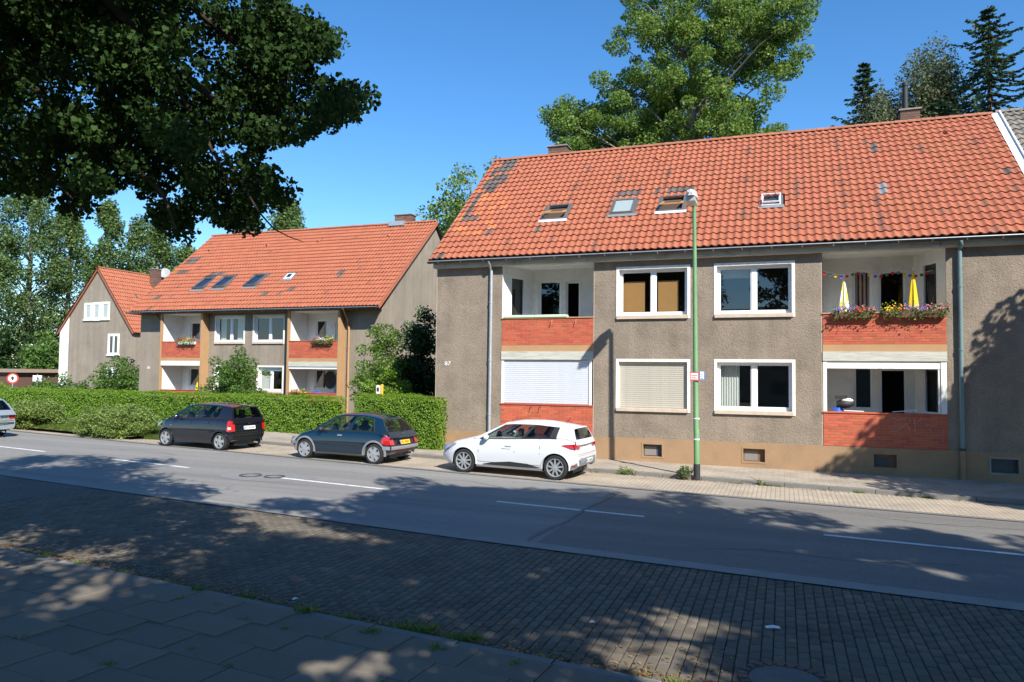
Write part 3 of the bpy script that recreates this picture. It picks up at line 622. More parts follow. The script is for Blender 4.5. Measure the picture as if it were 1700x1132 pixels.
def flower_box(parent_label, x0, x1, Y, z, cols, seed, group='window boxes on the balcony parapets', boxm='wood_brown', h=.16, big=1.0):
    t = thing('flower_box', parent_label, 'flower box', ((x0+x1)/2, Y, z), group=group); big *= 1.15
    bx = MB(); bx.prism([(Y-.02, z), (Y-.15, z), (Y-.18, z+h), (Y-.0, z+h)], 'x', x0, x1); bx.build('box', boxm, t)
    for xx in (x0+.1, x1-.1): MB().box(xx-.012, xx+.012, Y-.16, Y+.13, z+h*.1, z+h*.1+.02).box(xx-.012, xx+.012, Y+.10, Y+.125, z-.15, z+h*.1).build('bracket', 'iron', t)
    r = np.random.RandomState(seed); n = int(420*(x1-x0)*big)
    C = np.stack([r.uniform(x0-.05, x1+.05, n), Y-.09+r.normal(0, .07, n), z+h+np.abs(r.normal(0, .085, n))*big-.04*r.rand(n)], 1)
    C[:, 2] -= np.where(r.rand(n) < .35, r.uniform(0, .22, n), 0); C[:, 1] -= np.where(C[:, 2] < z+h, .10, 0); V, F = leaf_quads(C, .06, r); npmesh('foliage', V, F, 'leaf_bush', t)
    m_ = 5 if len(cols) > 2 else 3
    for ci, cn in enumerate(cols):
        nn = int(n*.5/len(cols)); a = x0+(x1-x0)*ci/len(cols)
        C = np.stack([np.clip(r.normal(a+(x1-x0)/len(cols)/2, (x1-x0)/len(cols)*.42, nn), x0-.06, x1+.06), Y-.11+r.normal(0, .075, nn), z+h+.03+np.abs(r.normal(0, .075, nn))*big-.03*r.rand(nn)], 1)
        V, F = leaf_quads(C, .045, r, up=0, out=np.tile([0, -.9, .3], (nn, 1))); npmesh('blossoms', V, F, cn, t)
    return t
def leaf_quads(C, size, r, up=0.35, aspect=0.75, fold=0.15, out=None, rnd=False):
    "kite-shaped leaves round the points C: (n,3) -> verts, quads"
    n = len(C); s = size*r.uniform(.65, 1.25, n)[:, None]
    nrm = r.normal(0, 1, (n, 3)); nrm[:, 2] = np.abs(nrm[:, 2])*.7+up
    if out is not None: nrm = nrm*.75+out
    nrm /= np.linalg.norm(nrm, axis=1)[:, None]
    a = np.cross(nrm, r.normal(0, 1, (n, 3))); a /= np.linalg.norm(a, axis=1)[:, None]; b = np.cross(nrm, a)
    if rnd:      # rounder, heart-shaped leaf of six corners
        pts6 = [(-.36, 0, 0), (-.42, .30, .10), (-.02, .46, .16), (.5, 0, .05), (-.02, -.46, .16), (-.42, -.30, .10)]
        V = np.stack([C+a*s*u+b*s*v+nrm*s*q for u, v, q in pts6], 1).reshape(-1, 3); return V, np.arange(6*n).reshape(n, 6)
    p0 = C-a*s*.5; p2 = C+a*s*.5; p1 = C+b*s*.5*aspect-a*s*.08+nrm*s*fold; p3 = C-b*s*.5*aspect-a*s*.08+nrm*s*fold
    V = np.stack([p0, p1, p2, p3], 1).reshape(-1, 3); F = np.arange(4*n).reshape(n, 4); return V, F
def parasol(label, x, Y, z0, h, mats, r0=.17, lean=0.0, group='folded parasols on the balconies'):
    t = thing('parasol', label, 'parasol', (x, Y, z0), group=group); n = 12
    mb = MB(); rings = [(0.0, r0*1.0), (.06, r0*1.02), (.35, r0*.78), (.65, r0*.5), (.9, r0*.2), (1.0, .02)]; vs = []
    for f, r_ in rings:
        for k in range(n): a = 2*math.pi*k/n; q = r_*(1.0 if k % 2 else .72); vs.append((x+lean*f*h+q*math.cos(a), Y+q*math.sin(a), z0+.25+f*h))
    m_ = len(rings)
    for i in range(m_-1):
        for k in range(n): mb.add([], [], 0); mb.f.append((i*n+k, i*n+(k+1) % n, (i+1)*n+(k+1) % n, (i+1)*n+k)); mb.m.append((i+k) % 2 if len(mats) > 1 else 0)
    mb.v = vs; mb.build('canopy', mats, t)
    MB().tube([(x, Y, z0-.7), (x+lean*h*1.1, Y, z0+.25+h*1.1)], .016, 8).build('pole', 'white_plastic', t)
    return t

# ------------------------------------------------------------------ the corner house in front (no. 87)
def plane_hit(O, N, px_, py_):
    d = (px_-850)/F_PX*cr-(py_-566)/F_PX*cu+fw; o = np.array([0, 0, CAM_H]); O, N = np.array(O), np.array(N)
    return o+d*((O-o)@N/(d@N))
class Slope:
    def __init__(s, O, U, V):
        s.O = np.array(O, float); s.U = np.array(U, float); s.U /= np.linalg.norm(s.U); s.V = np.array(V, float); s.V /= np.linalg.norm(s.V); s.N = np.cross(s.U, s.V)
    def uv(s, px_, py_): h = plane_hit(s.O, s.N, px_, py_)-s.O; return float(h@s.U), float(h@s.V)
    def P(s, u, v, n): return tuple(s.O+s.U*u+s.V*v+s.N*n)
    def box(s, mb, u0, u1, v0, v1, n0, n1, mi=0):
        vs = [s.P(u, v, n) for n in (n0, n1) for u, v in ((u0, v0), (u1, v0), (u1, v1), (u0, v1))]
        mb.add(vs, [(0, 3, 2, 1), (4, 5, 6, 7), (0, 1, 5, 4), (1, 2, 6, 5), (2, 3, 7, 6), (3, 0, 4, 7)], mi); return mb
def in_poly(x, y, poly):
    c = False; n = len(poly)
    for i in range(n):
        (x1, y1), (x2, y2) = poly[i], poly[i-1]
        if (y1 > y) != (y2 > y) and x < (x2-x1)*(y-y1)/(y2-y1)+x1: c = not c
    return c
def roof_window(parent, sl, u0, u1, v0, v1, opened=0.0, frame='roof_window_frame', pane='glass', blind=None, name='roof_window', apron='lead'):
    wh = frame == 'white_plastic'; mb = MB(); t = .03 if wh else .06; hh = .09
    sl.box(mb, u0, u1, v0, v0+t, .0, hh); sl.box(mb, u0, u1, v1-t, v1, .0, hh); sl.box(mb, u0, u0+t, v0+t, v1-t, .0, hh); sl.box(mb, u1-t, u1, v0+t, v1-t, .0, hh)
    w_ = mb.build(name, frame, parent)
    b = MB(); sl.box(b, u0+t, u1-t, v0+t, v1-t, -.9, -.88); b.build('room', 'room_dark', w_)
    b = MB(); sl.box(b, u0-.10, u1+.10, v0-.16, v0-.002, .05, .075); b.build('apron_flashing', apron, w_)
    b = MB(); sl.box(b, u0-.07, u0-.002, v0, v1+.08, .03, .06); sl.box(b, u1+.002, u1+.07, v0, v1+.08, .03, .06); sl.box(b, u0, u1, v1+.002, v1+.08, .03, .07); b.build('side_flashing', 'roof_window_frame', w_)
    # sash, pivoting at mid height
    ca, sa = math.cos(opened), math.sin(opened); vm = (v0+v1)/2; s_ = MB(); g_ = MB(); f = .03 if wh else .055
    def Q(u, v, n): dv = v-vm; return sl.P(u, vm+dv*ca+n*sa, hh-.02+n*ca-dv*sa)
    def sbox(m_, a0, a1, b0, b1, n0, n1):
        m_.add([Q(u, v, n) for n in (n0, n1) for u, v in ((a0, b0), (a1, b0), (a1, b1), (a0, b1))], [(0, 3, 2, 1), (4, 5, 6, 7), (0, 1, 5, 4), (1, 2, 6, 5), (2, 3, 7, 6), (3, 0, 4, 7)])
    a0, a1, b0, b1 = u0+t*.8, u1-t*.8, v0+t*.8, v1-t*.8
    sbox(s_, a0, a1, b0, b0+f, 0, .045); sbox(s_, a0, a1, b1-f, b1, 0, .045); sbox(s_, a0, a0+f, b0+f, b1-f, 0, .045); sbox(s_, a1-f, a1, b0+f, b1-f, 0, .045)
    so_ = s_.build('sash', frame if opened < .3 else ('pine' if frame != 'white_plastic' else frame), w_)
    g_.quad(Q(a0+f, b0+f, .03), Q(a1-f, b0+f, .03), Q(a1-f, b1-f, .03), Q(a0+f, b1-f, .03)); g_.build('pane', pane, w_)
    if blind:
        g_ = MB(); g_.quad(Q(a0+f, b0+f, .01), Q(a1-f, b0+f, .01), Q(a1-f, b1-f, .01), Q(a0+f, b1-f, .01)); g_.build('blind', blind, w_)
    return w_
YA = 22.4; XL, XR = -10.91, 6.30
A = thing('apartment_house', 'grey roughcast two-storey house numbered 87 with red pantile roof and brick balconies', 'house', (XL, YA, 0.0))
L1, L2 = (-8.57, -5.53), (1.01, 4.05); WU = (4.37, 5.97); WG = (1.58, 3.16); W1, W2 = (-4.82, -2.60), (-1.92, 0.30)
mb = MB()
ops = [hole(*W1, *WU), hole(*W2, *WU), hole(*W1, *WG), hole(*W2, *WG), (*L1, .78, 6.20), (*L2, .78, 6.20)]
wall_open(mb, XL, XR, .78, 6.34, ops, yplane(YA), .28)
mb.quad((XL, YA, -.3), (XL, YA+10.7, -.3), (XL, YA+10.7, 6.34), (XL, YA, 6.34)); mb.add([(XL, YA, 6.34), (XL, YA+10.7, 6.34), (XL, YA+5.35, 11.05)], [(0, 1, 2)])
mb.quad((XR, YA+10.7, -.3), (XL, YA+10.7, -.3), (XL, YA+10.7, 6.34), (XR, YA+10.7, 6.34))
wallA = mb.build('wall', 'roughcast', A)
# pale worn corner edges
for xx in (XL, L1[1]+.004, L2[0]-.03): MB().box(xx, xx+.014, YA-.003, YA+.02, .80, 6.14).build('edge_bead', 'sill', wallA)
pm = MB(); cel = [(-3.98, -3.42, .25, .61), (-1.11, -.52, .24, .61), (2.27, 2.83, .26, .61), (5.01, 5.62, .26, .62)]
wall_open(pm, XL, XR, -.4, .78, cel, yplane(YA-.02), .16); pm.quad((XL, YA-.02, .78), (XR, YA-.02, .78), (XR, YA+.01, .78), (XL, YA+.01, .78)); pm.quad((XL, YA-.02, -.4), (XL, YA+9, -.4), (XL, YA+9, .78), (XL, YA-.02, .78))
pl = pm.build('plinth', 'plinth', A)
for k, (a, b, c, d) in enumerate(cel):
    q = MB(); e = .045; Yc = YA-.03
    q.box(a-e, b+e, Yc, YA-.018, d, d+e); q.box(a-e, b+e, Yc, YA-.018, c-e, c); q.box(a-e, a, Yc, YA-.018, c, d); q.box(b, b+e, Yc, YA-.018, c, d)
    cw = q.build('cellar_window', 'plinth' if k < 3 else 'kerb', A); f = MB(); f.box(a, b, YA+.10, YA+.13, c, d); f.build('grille', 'wood_brown' if k in (1, 2) else 'gutter_dark', cw)
    g = MB(); g.quad((a+.03, YA+.098, c+.03), ((a+b)/2+.1, YA+.098, c+.03), ((a+b)/2+.1, YA+.098, d-.08), (a+.03, YA+.098, d-.08)); g.build('pane', 'room' if k < 2 else 'gutter_dark', cw)
# cornice, gutter and pipes
MB().box(XL-.05, XR, YA-.20, YA+.05, 6.145, 6.31).build('fascia', 'fascia', A)
for xx in np.arange(XL+.4, XR, 2.4): MB().box(xx, xx+.012, YA-.203, YA-.199, 6.15, 6.305).build('fascia_joint', 'gutter_dark', A)
gutter(A, XL-.2, XR+8, YA-.31, 6.355, .07)
downpipe(A, [(-8.92, YA-.30, 6.29), (-8.92, YA-.27, 6.18), (-8.92, YA-.075, 6.02), (-8.93, YA-.075, .2)], .052, 'zinc')
downpipe(A, [(4.36, YA-.30, 6.29), (4.36, YA-.27, 6.18), (4.36, YA-.08, 6.06), (4.36, YA-.08, .82)], .056, 'pipe_green')
MB().tube([(4.36, YA-.08, .83), (4.36, YA-.08, .0)], .062, 14).build('standpipe', 'plinth', A, smooth=40)
MB().lathe([(.075, -.03), (.075, .03)], (4.36, YA-.08, .83), 14).build('standpipe_collar', 'black_paint', A)
# roof
SA = Slope((-11.02, YA-.36, 6.39), (1, 0, 0), (0, 5.71, 4.87)); LEN = 7.505; NR = 21; GA = LEN/NR; RY, RZ = SA.P(0, LEN, 0)[1:]
rf = MB(); rx1 = 6.36
rf.add([SA.P(0, 0, -.05), SA.P(rx1+11.02, 0, -.05), SA.P(rx1+11.02, LEN, -.05), SA.P(0, LEN, -.05), SA.P(0, 0, -.12), SA.P(rx1+11.02, 0, -.12), SA.P(rx1+11.02, LEN, -.15), SA.P(0, LEN, -.15)], [(0, 1, 2, 3), (5, 4, 7, 6), (0, 4, 5, 1), (3, 7, 4, 0), (1, 5, 6, 2)])
rf.quad((rx1, RY, RZ-.05), (-11.02, RY, RZ-.05), (-11.02, RY+5.8, 6.3), (rx1, RY+5.8, 6.3))
roofA = rf.build('roof', 'roof_deck', A)
sk = [(895, 376, 953, 334, .42, 'frame'), (1012, 366, 1058, 326, 0, 'pale'), (1090, 361, 1142, 320, .42, 'frame'), (1264, 349, 1296, 320, .22, 'white')]
skuv = []
for (a, b, c, d, op, kd) in sk:
    u0, v0 = SA.uv(a, b); u1, v1 = SA.uv(c, d); um = (u0+u1)/2
    wd = .80 if kd != 'white' else .56; ht = (1.02 if kd != 'white' else .74); vm = (v0+v1)/2; skuv.append((um-wd/2, um+wd/2, vm-ht/2, vm+ht/2, op, kd))
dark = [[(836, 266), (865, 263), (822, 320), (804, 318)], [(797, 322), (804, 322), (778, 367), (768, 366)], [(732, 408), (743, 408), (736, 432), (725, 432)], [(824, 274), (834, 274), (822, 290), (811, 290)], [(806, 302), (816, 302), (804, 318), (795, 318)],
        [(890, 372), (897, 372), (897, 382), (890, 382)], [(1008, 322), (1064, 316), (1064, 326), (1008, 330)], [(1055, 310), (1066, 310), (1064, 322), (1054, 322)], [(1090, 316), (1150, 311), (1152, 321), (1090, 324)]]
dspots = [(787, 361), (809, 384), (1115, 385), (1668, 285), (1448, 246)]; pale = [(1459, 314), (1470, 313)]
STC = {11: 3.2, 18: 6.6, 25: 5.2, 33: 6.9, 38: 3.0, 45: 6.9, 52: 4.4, 58: 6.7, 62: 4.1, 69: 7.0, 74: 2.6}
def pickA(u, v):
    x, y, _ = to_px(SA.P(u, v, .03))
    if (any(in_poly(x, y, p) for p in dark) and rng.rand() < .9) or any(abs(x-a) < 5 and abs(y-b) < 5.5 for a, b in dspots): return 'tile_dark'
    if any(abs(x-a) < 6 and abs(y-b) < 6 for a, b in pale): return 'lead'
    r = rng.rand()
    if u < 1.7 and 1.5 < v < 5 and r < .2: return 'tile_orange'
    if int(u/.217) in STC and v < STC[int(u/.217)] and r < .3: return 'tile_stained'
    return 'tile_stained' if r < .005 else 'tile_red'
def skipA(u, v): return any(a-.02 < u < b+.02 and c-.02 < v < d+.02 for a, b, c, d, _, _ in skuv)
tile_field(roofA, SA.O, SA.U, SA.V, 80, NR, .217, GA, 285, pickA, skipA)
ridge_tiles(roofA, (-11.05, RY, RZ+.05), (6.38, RY, RZ+.05), 43)
for (a, b, c, d, op, kd) in skuv:
    roof_window(A, SA, a, b, c, d, op, {'frame': 'roof_window_frame', 'pale': 'roof_window_frame', 'white': 'white_plastic'}[kd], 'glass', 'roof_window_pale' if kd == 'pale' else None, apron='lead' if kd != 'frame' else 'roof_window_pale')
vb = MB(); SA.box(vb, -.05, .0, 0, LEN, -.14, .03); vb.build('verge_board', 'tile_dark', roofA)
for (x, y) in ((862, 289), (1090, 268), (1321, 247), (1569, 225)):                      # small vent tiles
    u, v = SA.uv(x, y); q = MB(); q.add([SA.P(u-.09, v, .06), SA.P(u+.09, v, .06), SA.P(u, v, .17), SA.P(u-.07, v+.3, .05), SA.P(u+.07, v+.3, .05), SA.P(u, v+.3, .08)], [(0, 1, 2), (0, 2, 5, 3), (1, 4, 5, 2)]); q.build('vent_tile', 'ridge_tile', roofA)
chimney(roofA, -8.80, -8.05, RY+.2, RY+.75, 10.5, 11.78); c2 = chimney(roofA, 3.76, 4.36, RY+.2, RY+.75, 10.5, 11.84)
MB().tube([(3.95, RY+.45, 11.7), (3.95, RY+.45, 12.75)], .09, 12).lathe([(.11, 0), (.11, .12)], (3.95, RY+.45, 12.7), 12).build('flue_pipe', 'soot', c2)
# lead strip on the party wall at the right end of the roof
vb = MB(); SA.box(vb, 17.38, 17.60, -.05, LEN+.02, .05, .075); SA.box(vb, 17.60, 17.64, -.05, LEN+.02, .05, .14); vb.build('verge_flashing', 'white_paint', roofA)
# windows
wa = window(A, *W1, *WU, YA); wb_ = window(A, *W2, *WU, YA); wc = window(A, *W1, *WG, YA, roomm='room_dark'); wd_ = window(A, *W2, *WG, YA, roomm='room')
for a, b in ((-4.70, -4.0), (-3.62, -2.98)): MB().box(a+.02, b, YA+.30, YA+.312, 4.52, 5.55).build('bamboo_blind', 'bamboo', wa)
q = MB()
for i in range(16): a = -1.80+i*.036; q.quad((a, YA+.33+.03*(i % 2), 1.7), (a+.036, YA+.33+.03*((i+1) % 2), 1.7), (a+.036, YA+.33+.03*((i+1) % 2), 3.05), (a, YA+.33+.03*(i % 2), 3.05))
q.build('curtain', 'curtain_white', wd_)
MB().box(-1.8, -.83, YA+.3, YA+.33, 5.55, 5.88).build('roller_blind', 'fascia', wb_)
slats(wc, W1[0]+.085, W1[1]-.085, 1.70, 3.07, YA+.10, .062, 'shutter_beige')
# loggias
def loggia(xa, xb, side, tag):
    "open balcony bay over two floors; side = -1: splayed wall on the left, +1: on the right"
    Yb = YA+1.5; ins = .54; xs0 = xa+(ins if side < 0 else 0); xs1 = xb-(ins if side > 0 else 0)
    for fl, (z0, z1) in enumerate(((.70, 3.36), (3.50, 6.20))):
        # back wall with a window and a door
        if side > 0: wn, dr = (1.90, 2.44), (2.60, 3.30)
        else: wn, dr = (-7.82, -7.02), (-6.86, -6.36)
        q = MB(); ops = [(wn[0], wn[1], z0+1.02, z1-.36), (dr[0], dr[1], z0+.04, z1-.42)]
        wall_open(q, xs0-.01, xs1+.01, z0, z1, ops, yplane(Yb), .12)
        # splayed side wall
        p0, p1 = ((xb, YA+.16), (xs1, Yb)) if side > 0 else ((xa, YA+.16), (xs0, Yb)); ln = math.hypot(p1[0]-p0[0], p1[1]-p0[1]); ux, uy = (p1[0]-p0[0])/ln, (p1[1]-p0[1])/ln
        nx, ny = (uy, -ux) if side > 0 else (-uy, ux)
        def mp(u, v, w, p0=p0, ux=ux, uy=uy, nx=nx, ny=ny): return (p0[0]+ux*u+nx*w, p0[1]+uy*u+ny*w, v)
        so_ = (ln*.24, ln*.72, z0+1.0, z1-.32); wall_open(q, 0, ln, z0, z1, [so_], mp, .10)
        xo = xa+.006 if side > 0 else xb-.006; ps = -.006 if side > 0 else .006; 
        q.quad((xo, YA, z0), (xo, Yb, z0), (xo, Yb, z1), (xo, YA, z1))
        q.quad((p0[0]+ps, YA+.0, z0), (p0[0]+ps, YA+.16, z0), (p0[0]+ps, YA+.16, z1), (p0[0]+ps, YA, z1))
        q.quad((xa, YA, z1-.006), (xb, YA, z1-.006), (xb, Yb+.2, z1-.006), (xa, Yb+.2, z1-.006)); q.quad((xa, YA+.1, z0), (xb, YA+.1, z0), (xb, Yb+.2, z0), (xa, Yb+.2, z0))
        rec = q.build('balcony_recess', 'white_paint', A)
        sash(rec, wn[0], wn[1], z0+1.02, z1-.36, Yb+.05, 1, .05); opened = (side < 0 and fl == 1) or fl == 0
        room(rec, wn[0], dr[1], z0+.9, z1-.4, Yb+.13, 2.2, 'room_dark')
        dm = MB(); e = .06; a, b = dr; zt = z1-.42
        dm.box(a, a+e, Yb+.04, Yb+.1, z0+.04, zt); dm.box(b-e, b, Yb+.04, Yb+.1, z0+.04, zt); dm.box(a+e, b-e, Yb+.04, Yb+.1, zt-e, zt); dr_ = dm.build('balcony_door', 'white_plastic', A)
        if not opened: MB().quad((a+e, Yb+.06, z0+.1), (b-e, Yb+.06, z0+.1), (b-e, Yb+.06, zt-e), (a+e, Yb+.06, zt-e)).build('pane', 'glass', dr_)
        g = MB(); g.quad(*[mp(u, v, .05) for u, v in ((so_[0], so_[2]), (so_[1], so_[2]), (so_[1], so_[3]), (so_[0], so_[3]))]); g.build('pane', 'glass', rec)
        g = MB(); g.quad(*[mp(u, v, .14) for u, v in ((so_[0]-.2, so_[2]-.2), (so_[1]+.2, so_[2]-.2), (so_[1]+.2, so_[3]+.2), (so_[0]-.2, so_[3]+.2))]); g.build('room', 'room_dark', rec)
        f = MB(); e = .05
        for (u0, u1, v0, v1) in ((so_[0], so_[1], so_[2], so_[2]+e), (so_[0], so_[1], so_[3]-e, so_[3]), (so_[0], so_[0]+e, so_[2]+e, so_[3]-e), (so_[1]-e, so_[1], so_[2]+e, so_[3]-e)):
            f.add([mp(u, v, w) for w in (.01, .07) for u, v in ((u0, v0), (u1, v0), (u1, v1), (u0, v1))], [(0, 1, 2, 3), (7, 6, 5, 4), (0, 4, 5, 1), (1, 5, 6, 2), (2, 6, 7, 3), (3, 7, 4, 0)])
        f.build('frame', 'white_plastic', rec)
    # brick parapets, band and shutter box
    for fl, (z0, z1) in enumerate(((.785, 1.69), (3.585, 4.43))):
        pp = MB().box(xa+.002, xb-.002, YA+.09, YA+.2, z0, z1).build('parapet', 'white_paint', A)
        bricks(pp, xa+.004, xb-.004, z0, z1, YA-.012, 12, .245, single=(fl == 0))
        MB().bevbox(xa-.01, xb+.01, YA-.04, YA+.23, z1+.002, z1+.036, .008).build('coping', 'brick_red' if fl == 0 else 'tan_paint', pp)
    MB().box(xa+.002, xb-.002, YA-.012, YA+.15, 3.39, 3.583).build('floor_band', 'tan_paint', A)
    MB().box(xa+.002, xb-.002, YA-.03, YA+.15, 3.125, 3.388).build('shutter_box', 'old_wood', A)
loggia(*L1, -1, 'l'); loggia(*L2, 1, 'r')
# white roller shutter closing the lower left bay
q = MB(); q.box(L1[0]+.01, L1[0]+.07, YA+.0, YA+.06, 1.73, 3.12).box(L1[1]-.13, L1[1]-.05, YA, YA+.06, 1.73, 3.12)
rs = q.build('roller_shutter', 'white_plastic', A); slats(rs, L1[0]+.07, L1[1]-.13, 1.74, 3.11, YA+.035, .0625, 'shutter_white')
# lower right bay: white posts and half-lowered shutter rail
for a, b in ((1.02, 1.115), (3.90, 4.04)): MB().box(a, b, YA-.005, YA+.07, 1.73, 3.12).build('bay_post', 'trim_white', A)
MB().box(3.84, 3.88, YA+.02, YA+.06, 1.73, 2.93).build('bay_post', 'trim_white', A)
MB().box(1.115, 3.90, YA+.01, YA+.05, 2.92, 3.12).build('shutter_rail', 'trim_white', A)
for xs in ((-6.85, -6.07), (-7.5, -7.2)):
    for xx in xs:
        z = 4.28 if xs[0] > -7 else 1.60; MB().tube([(xx, YA+.05, z+.1), (xx, YA-.09, z+.08), (xx, YA-.12, z-.03)], .012, 6).build('hook', 'pine' if z > 3 else 'black_paint', A)
text_mesh('house_number', '87', .19, 'sign_white', A, (-10.47, YA-.014, 2.92), (R(90), 0, 0), .008, 1.15)
# graffiti scrawl on the lower right parapet
gr = [[(2.66, 1.56), (2.78, 1.59), (2.90, 1.55), (2.74, 1.48), (2.86, 1.42), (2.72, 1.37), (2.68, 1.27), (2.76, 1.22), (2.92, 1.30)], [(2.86, 1.52), (3.0, 1.60), (3.12, 1.62), (3.18, 1.54), (3.06, 1.42), (2.94, 1.34), (2.88, 1.26)], [(3.05, 1.5), (3.12, 1.38), (3.15, 1.26)],
      [(3.25, 1.58), (3.28, 1.40), (3.27, 1.26), (3.33, 1.20), (3.42, 1.22)], [(3.22, 1.46), (3.34, 1.50), (3.42, 1.60), (3.5, 1.62)], [(3.52, 1.42), (3.62, 1.46), (3.66, 1.36), (3.56, 1.34), (3.68, 1.24)], [(3.72, 1.44), (3.74, 1.28), (3.84, 1.44), (3.82, 1.26)]]
mat('chalk', (0.48, 0.30, 0.25), 0.9, var=0.2, vscale=20); q = MB()
for st in gr: q.tube([(x, YA-.014, z) for x, z in st], .009, 5)
q.build('graffiti', 'chalk', A)
# things on the balconies
t = thing('awning_box', 'long pale green awning roll lying on the upper left parapet', 'awning', (-7.5, YA+.08, 4.468)); MB().bevbox(-8.50, -7.45, YA-.06, YA+.2, 4.468, 4.55, .03).bevbox(-7.44, -6.38, YA-.06, YA+.2, 4.468, 4.55, .03).build('roll', 'pale_green', t); MB().box(-8.5, -6.38, YA-.064, YA-.058, 4.482, 4.492).build('seam', 'trim_white', t)
flower_box('window box with violet and pink flowers under the checked parasol', 1.32, 2.28, YA-.02, 4.30, ['fl_violet', 'fl_violet', 'fl_red', 'fl_pink'], 3)
flower_box('wooden window box with yellow and orange flowers in the middle of the upper right parapet', 2.52, 3.28, YA-.02, 4.30, ['fl_yellow', 'fl_orange', 'fl_violet'], 4)
flower_box('window box with violet and pink flowers at the right end of the upper right parapet', 3.30, 4.02, YA-.02, 4.30, ['fl_violet', 'fl_pink', 'fl_pink'], 5)
mat('check_yellow', (0.78, 0.66, 0.10), 0.85); mat('check_white', (0.80, 0.79, 0.68), 0.85)
parasol('folded yellow and white checked parasol on the upper right balcony', 1.60, YA+.45, 4.18, 1.05, ['check_yellow', 'check_white'], .165)
parasol('folded plain yellow parasol on the upper right balcony', 3.34, YA+.45, 4.22, 1.15, ['yellow_cloth'], .15)
bt = thing('bunting', 'string of coloured paper discs hanging across the upper right balcony', 'bunting', (1.1, YA+.5, 5.72)); pts = []
for i in range(20):
    f = i/19; x = 1.08+f*2.8; z = 5.70-.10*math.sin(f*math.pi*3)**2-.05; y = YA+.25+.5*f; pts.append((x, y, z))
    MB().lathe([(.045, 0), (.045, .006)], (x, y, z-.05), 10, axis='y').build('paper_disc', ['fl_red', 'pipe_green', 'fl_yellow', 'fl_violet', 'fl_red', 'leaf_hedge'][i % 6], bt)
MB().tube(pts, .006, 4).build('string', 'white_plastic', bt)
# striped curtain behind the balcony window
q = MB()
for i in range(9):
    a = 1.94+i*.054; q.quad((a, YA+1.66, 4.55), (a+.054, YA+1.66, 4.55), (a+.054, YA+1.66, 5.8), (a, YA+1.66, 5.8), i % 2)
q.build('striped_curtain', ['curtain_red', 'curtain_white'], A)
t = thing('storage_bag', 'blue bag with dark and pale bundles heaped on the lower right balcony', 'bag', (1.55, YA+.5, .7))
def blob(mb_, c, r3, n=10, m_=7, seed=0):
    r_ = np.random.RandomState(seed); vs = []
    for i in range(m_):
        th = math.pi*i/(m_-1)
        for k in range(n): a = 2*math.pi*k/n; j = 1+r_.uniform(-.12, .12); vs.append((c[0]+r3[0]*math.sin(th)*math.cos(a)*j, c[1]+r3[1]*math.sin(th)*math.sin(a)*j, c[2]+r3[2]*math.cos(th)*j))
    mb_.add(vs, [(i*n+k, (i+1)*n+k, (i+1)*n+(k+1) % n, i*n+(k+1) % n) for i in range(m_-1) for k in range(n)]); return mb_
blob(MB(), (1.42, YA+.5, 1.25), (.24, .22, .62), seed=2).build('blue_bag', 'blue_plastic', t, smooth=True); blob(MB(), (1.60, YA+.52, 1.93), (.24, .2, .13), seed=3).build('dark_bundle', 'black_paint', t, smooth=True)
blob(MB(), (1.66, YA+.45, 2.03), (.16, .12, .06), seed=4).build('pale_bundle', 'white_paint', t, smooth=True); MB().box(1.35, 1.66, YA+.4, YA+.6, 2.06, 2.16).build('black_box', 'black_paint', t)
for k, (x0, x1, lb) in enumerate(((1.55, 2.05, 'pale stick resting on the coping beside the blue bag'), (2.75, 3.35, 'pale stick tilted over the coping above the graffiti'))):
    MB().tube([(x0, YA+.10, 1.755), (x1, YA+.13, 1.745+.06*k)], .014, 6).build('stick', 'white_plastic', None, label=lb, category='stick')

# ------------------------------------------------------------------ attached neighbour on the right (only its roof edge shows)
Nb = thing('neighbouring_house', 'neighbouring house with weathered grey pantile roof at the right picture edge', 'house', (XR, YA, 0))
q = MB(); wall_open(q, XR+.005, 16, -.4, 6.34, [hole(8, 10.2, *WU), hole(8, 10.2, *WG)], yplane(YA+.003), .28); q.build('wall', 'roughcast', Nb)
window(Nb, 8, 10.2, *WU, YA); window(Nb, 8, 10.2, *WG, YA)
MB().box(XR+.005, 16, YA-.20, YA+.05, 6.145, 6.31).build('fascia', 'fascia', Nb)
SN = Slope((6.62, YA-.36, 6.39), (1, 0, 0), (0, 5.71, 4.87)); q = MB()
q.quad(SN.P(0, 0, -.05), SN.P(9.5, 0, -.05), SN.P(9.5, LEN+.1, -.05), SN.P(0, LEN+.1, -.05)); q.quad((16, RY+.1, RZ), (6.5, RY+.1, RZ), (6.5, RY+5.8, 6.3), (16, RY+5.8, 6.3)); rn = q.build('roof', 'roof_deck', Nb)
tile_field(rn, SN.O, SN.U, SN.V, 45, NR, .2095, GA*1.015, 60, lambda u, v: 'tile_grey', lambda u, v: False)
ridge_tiles(rn, (6.5, RY+.1, RZ+.12), (16, RY+.1, RZ+.12), 24, 'tile_grey')

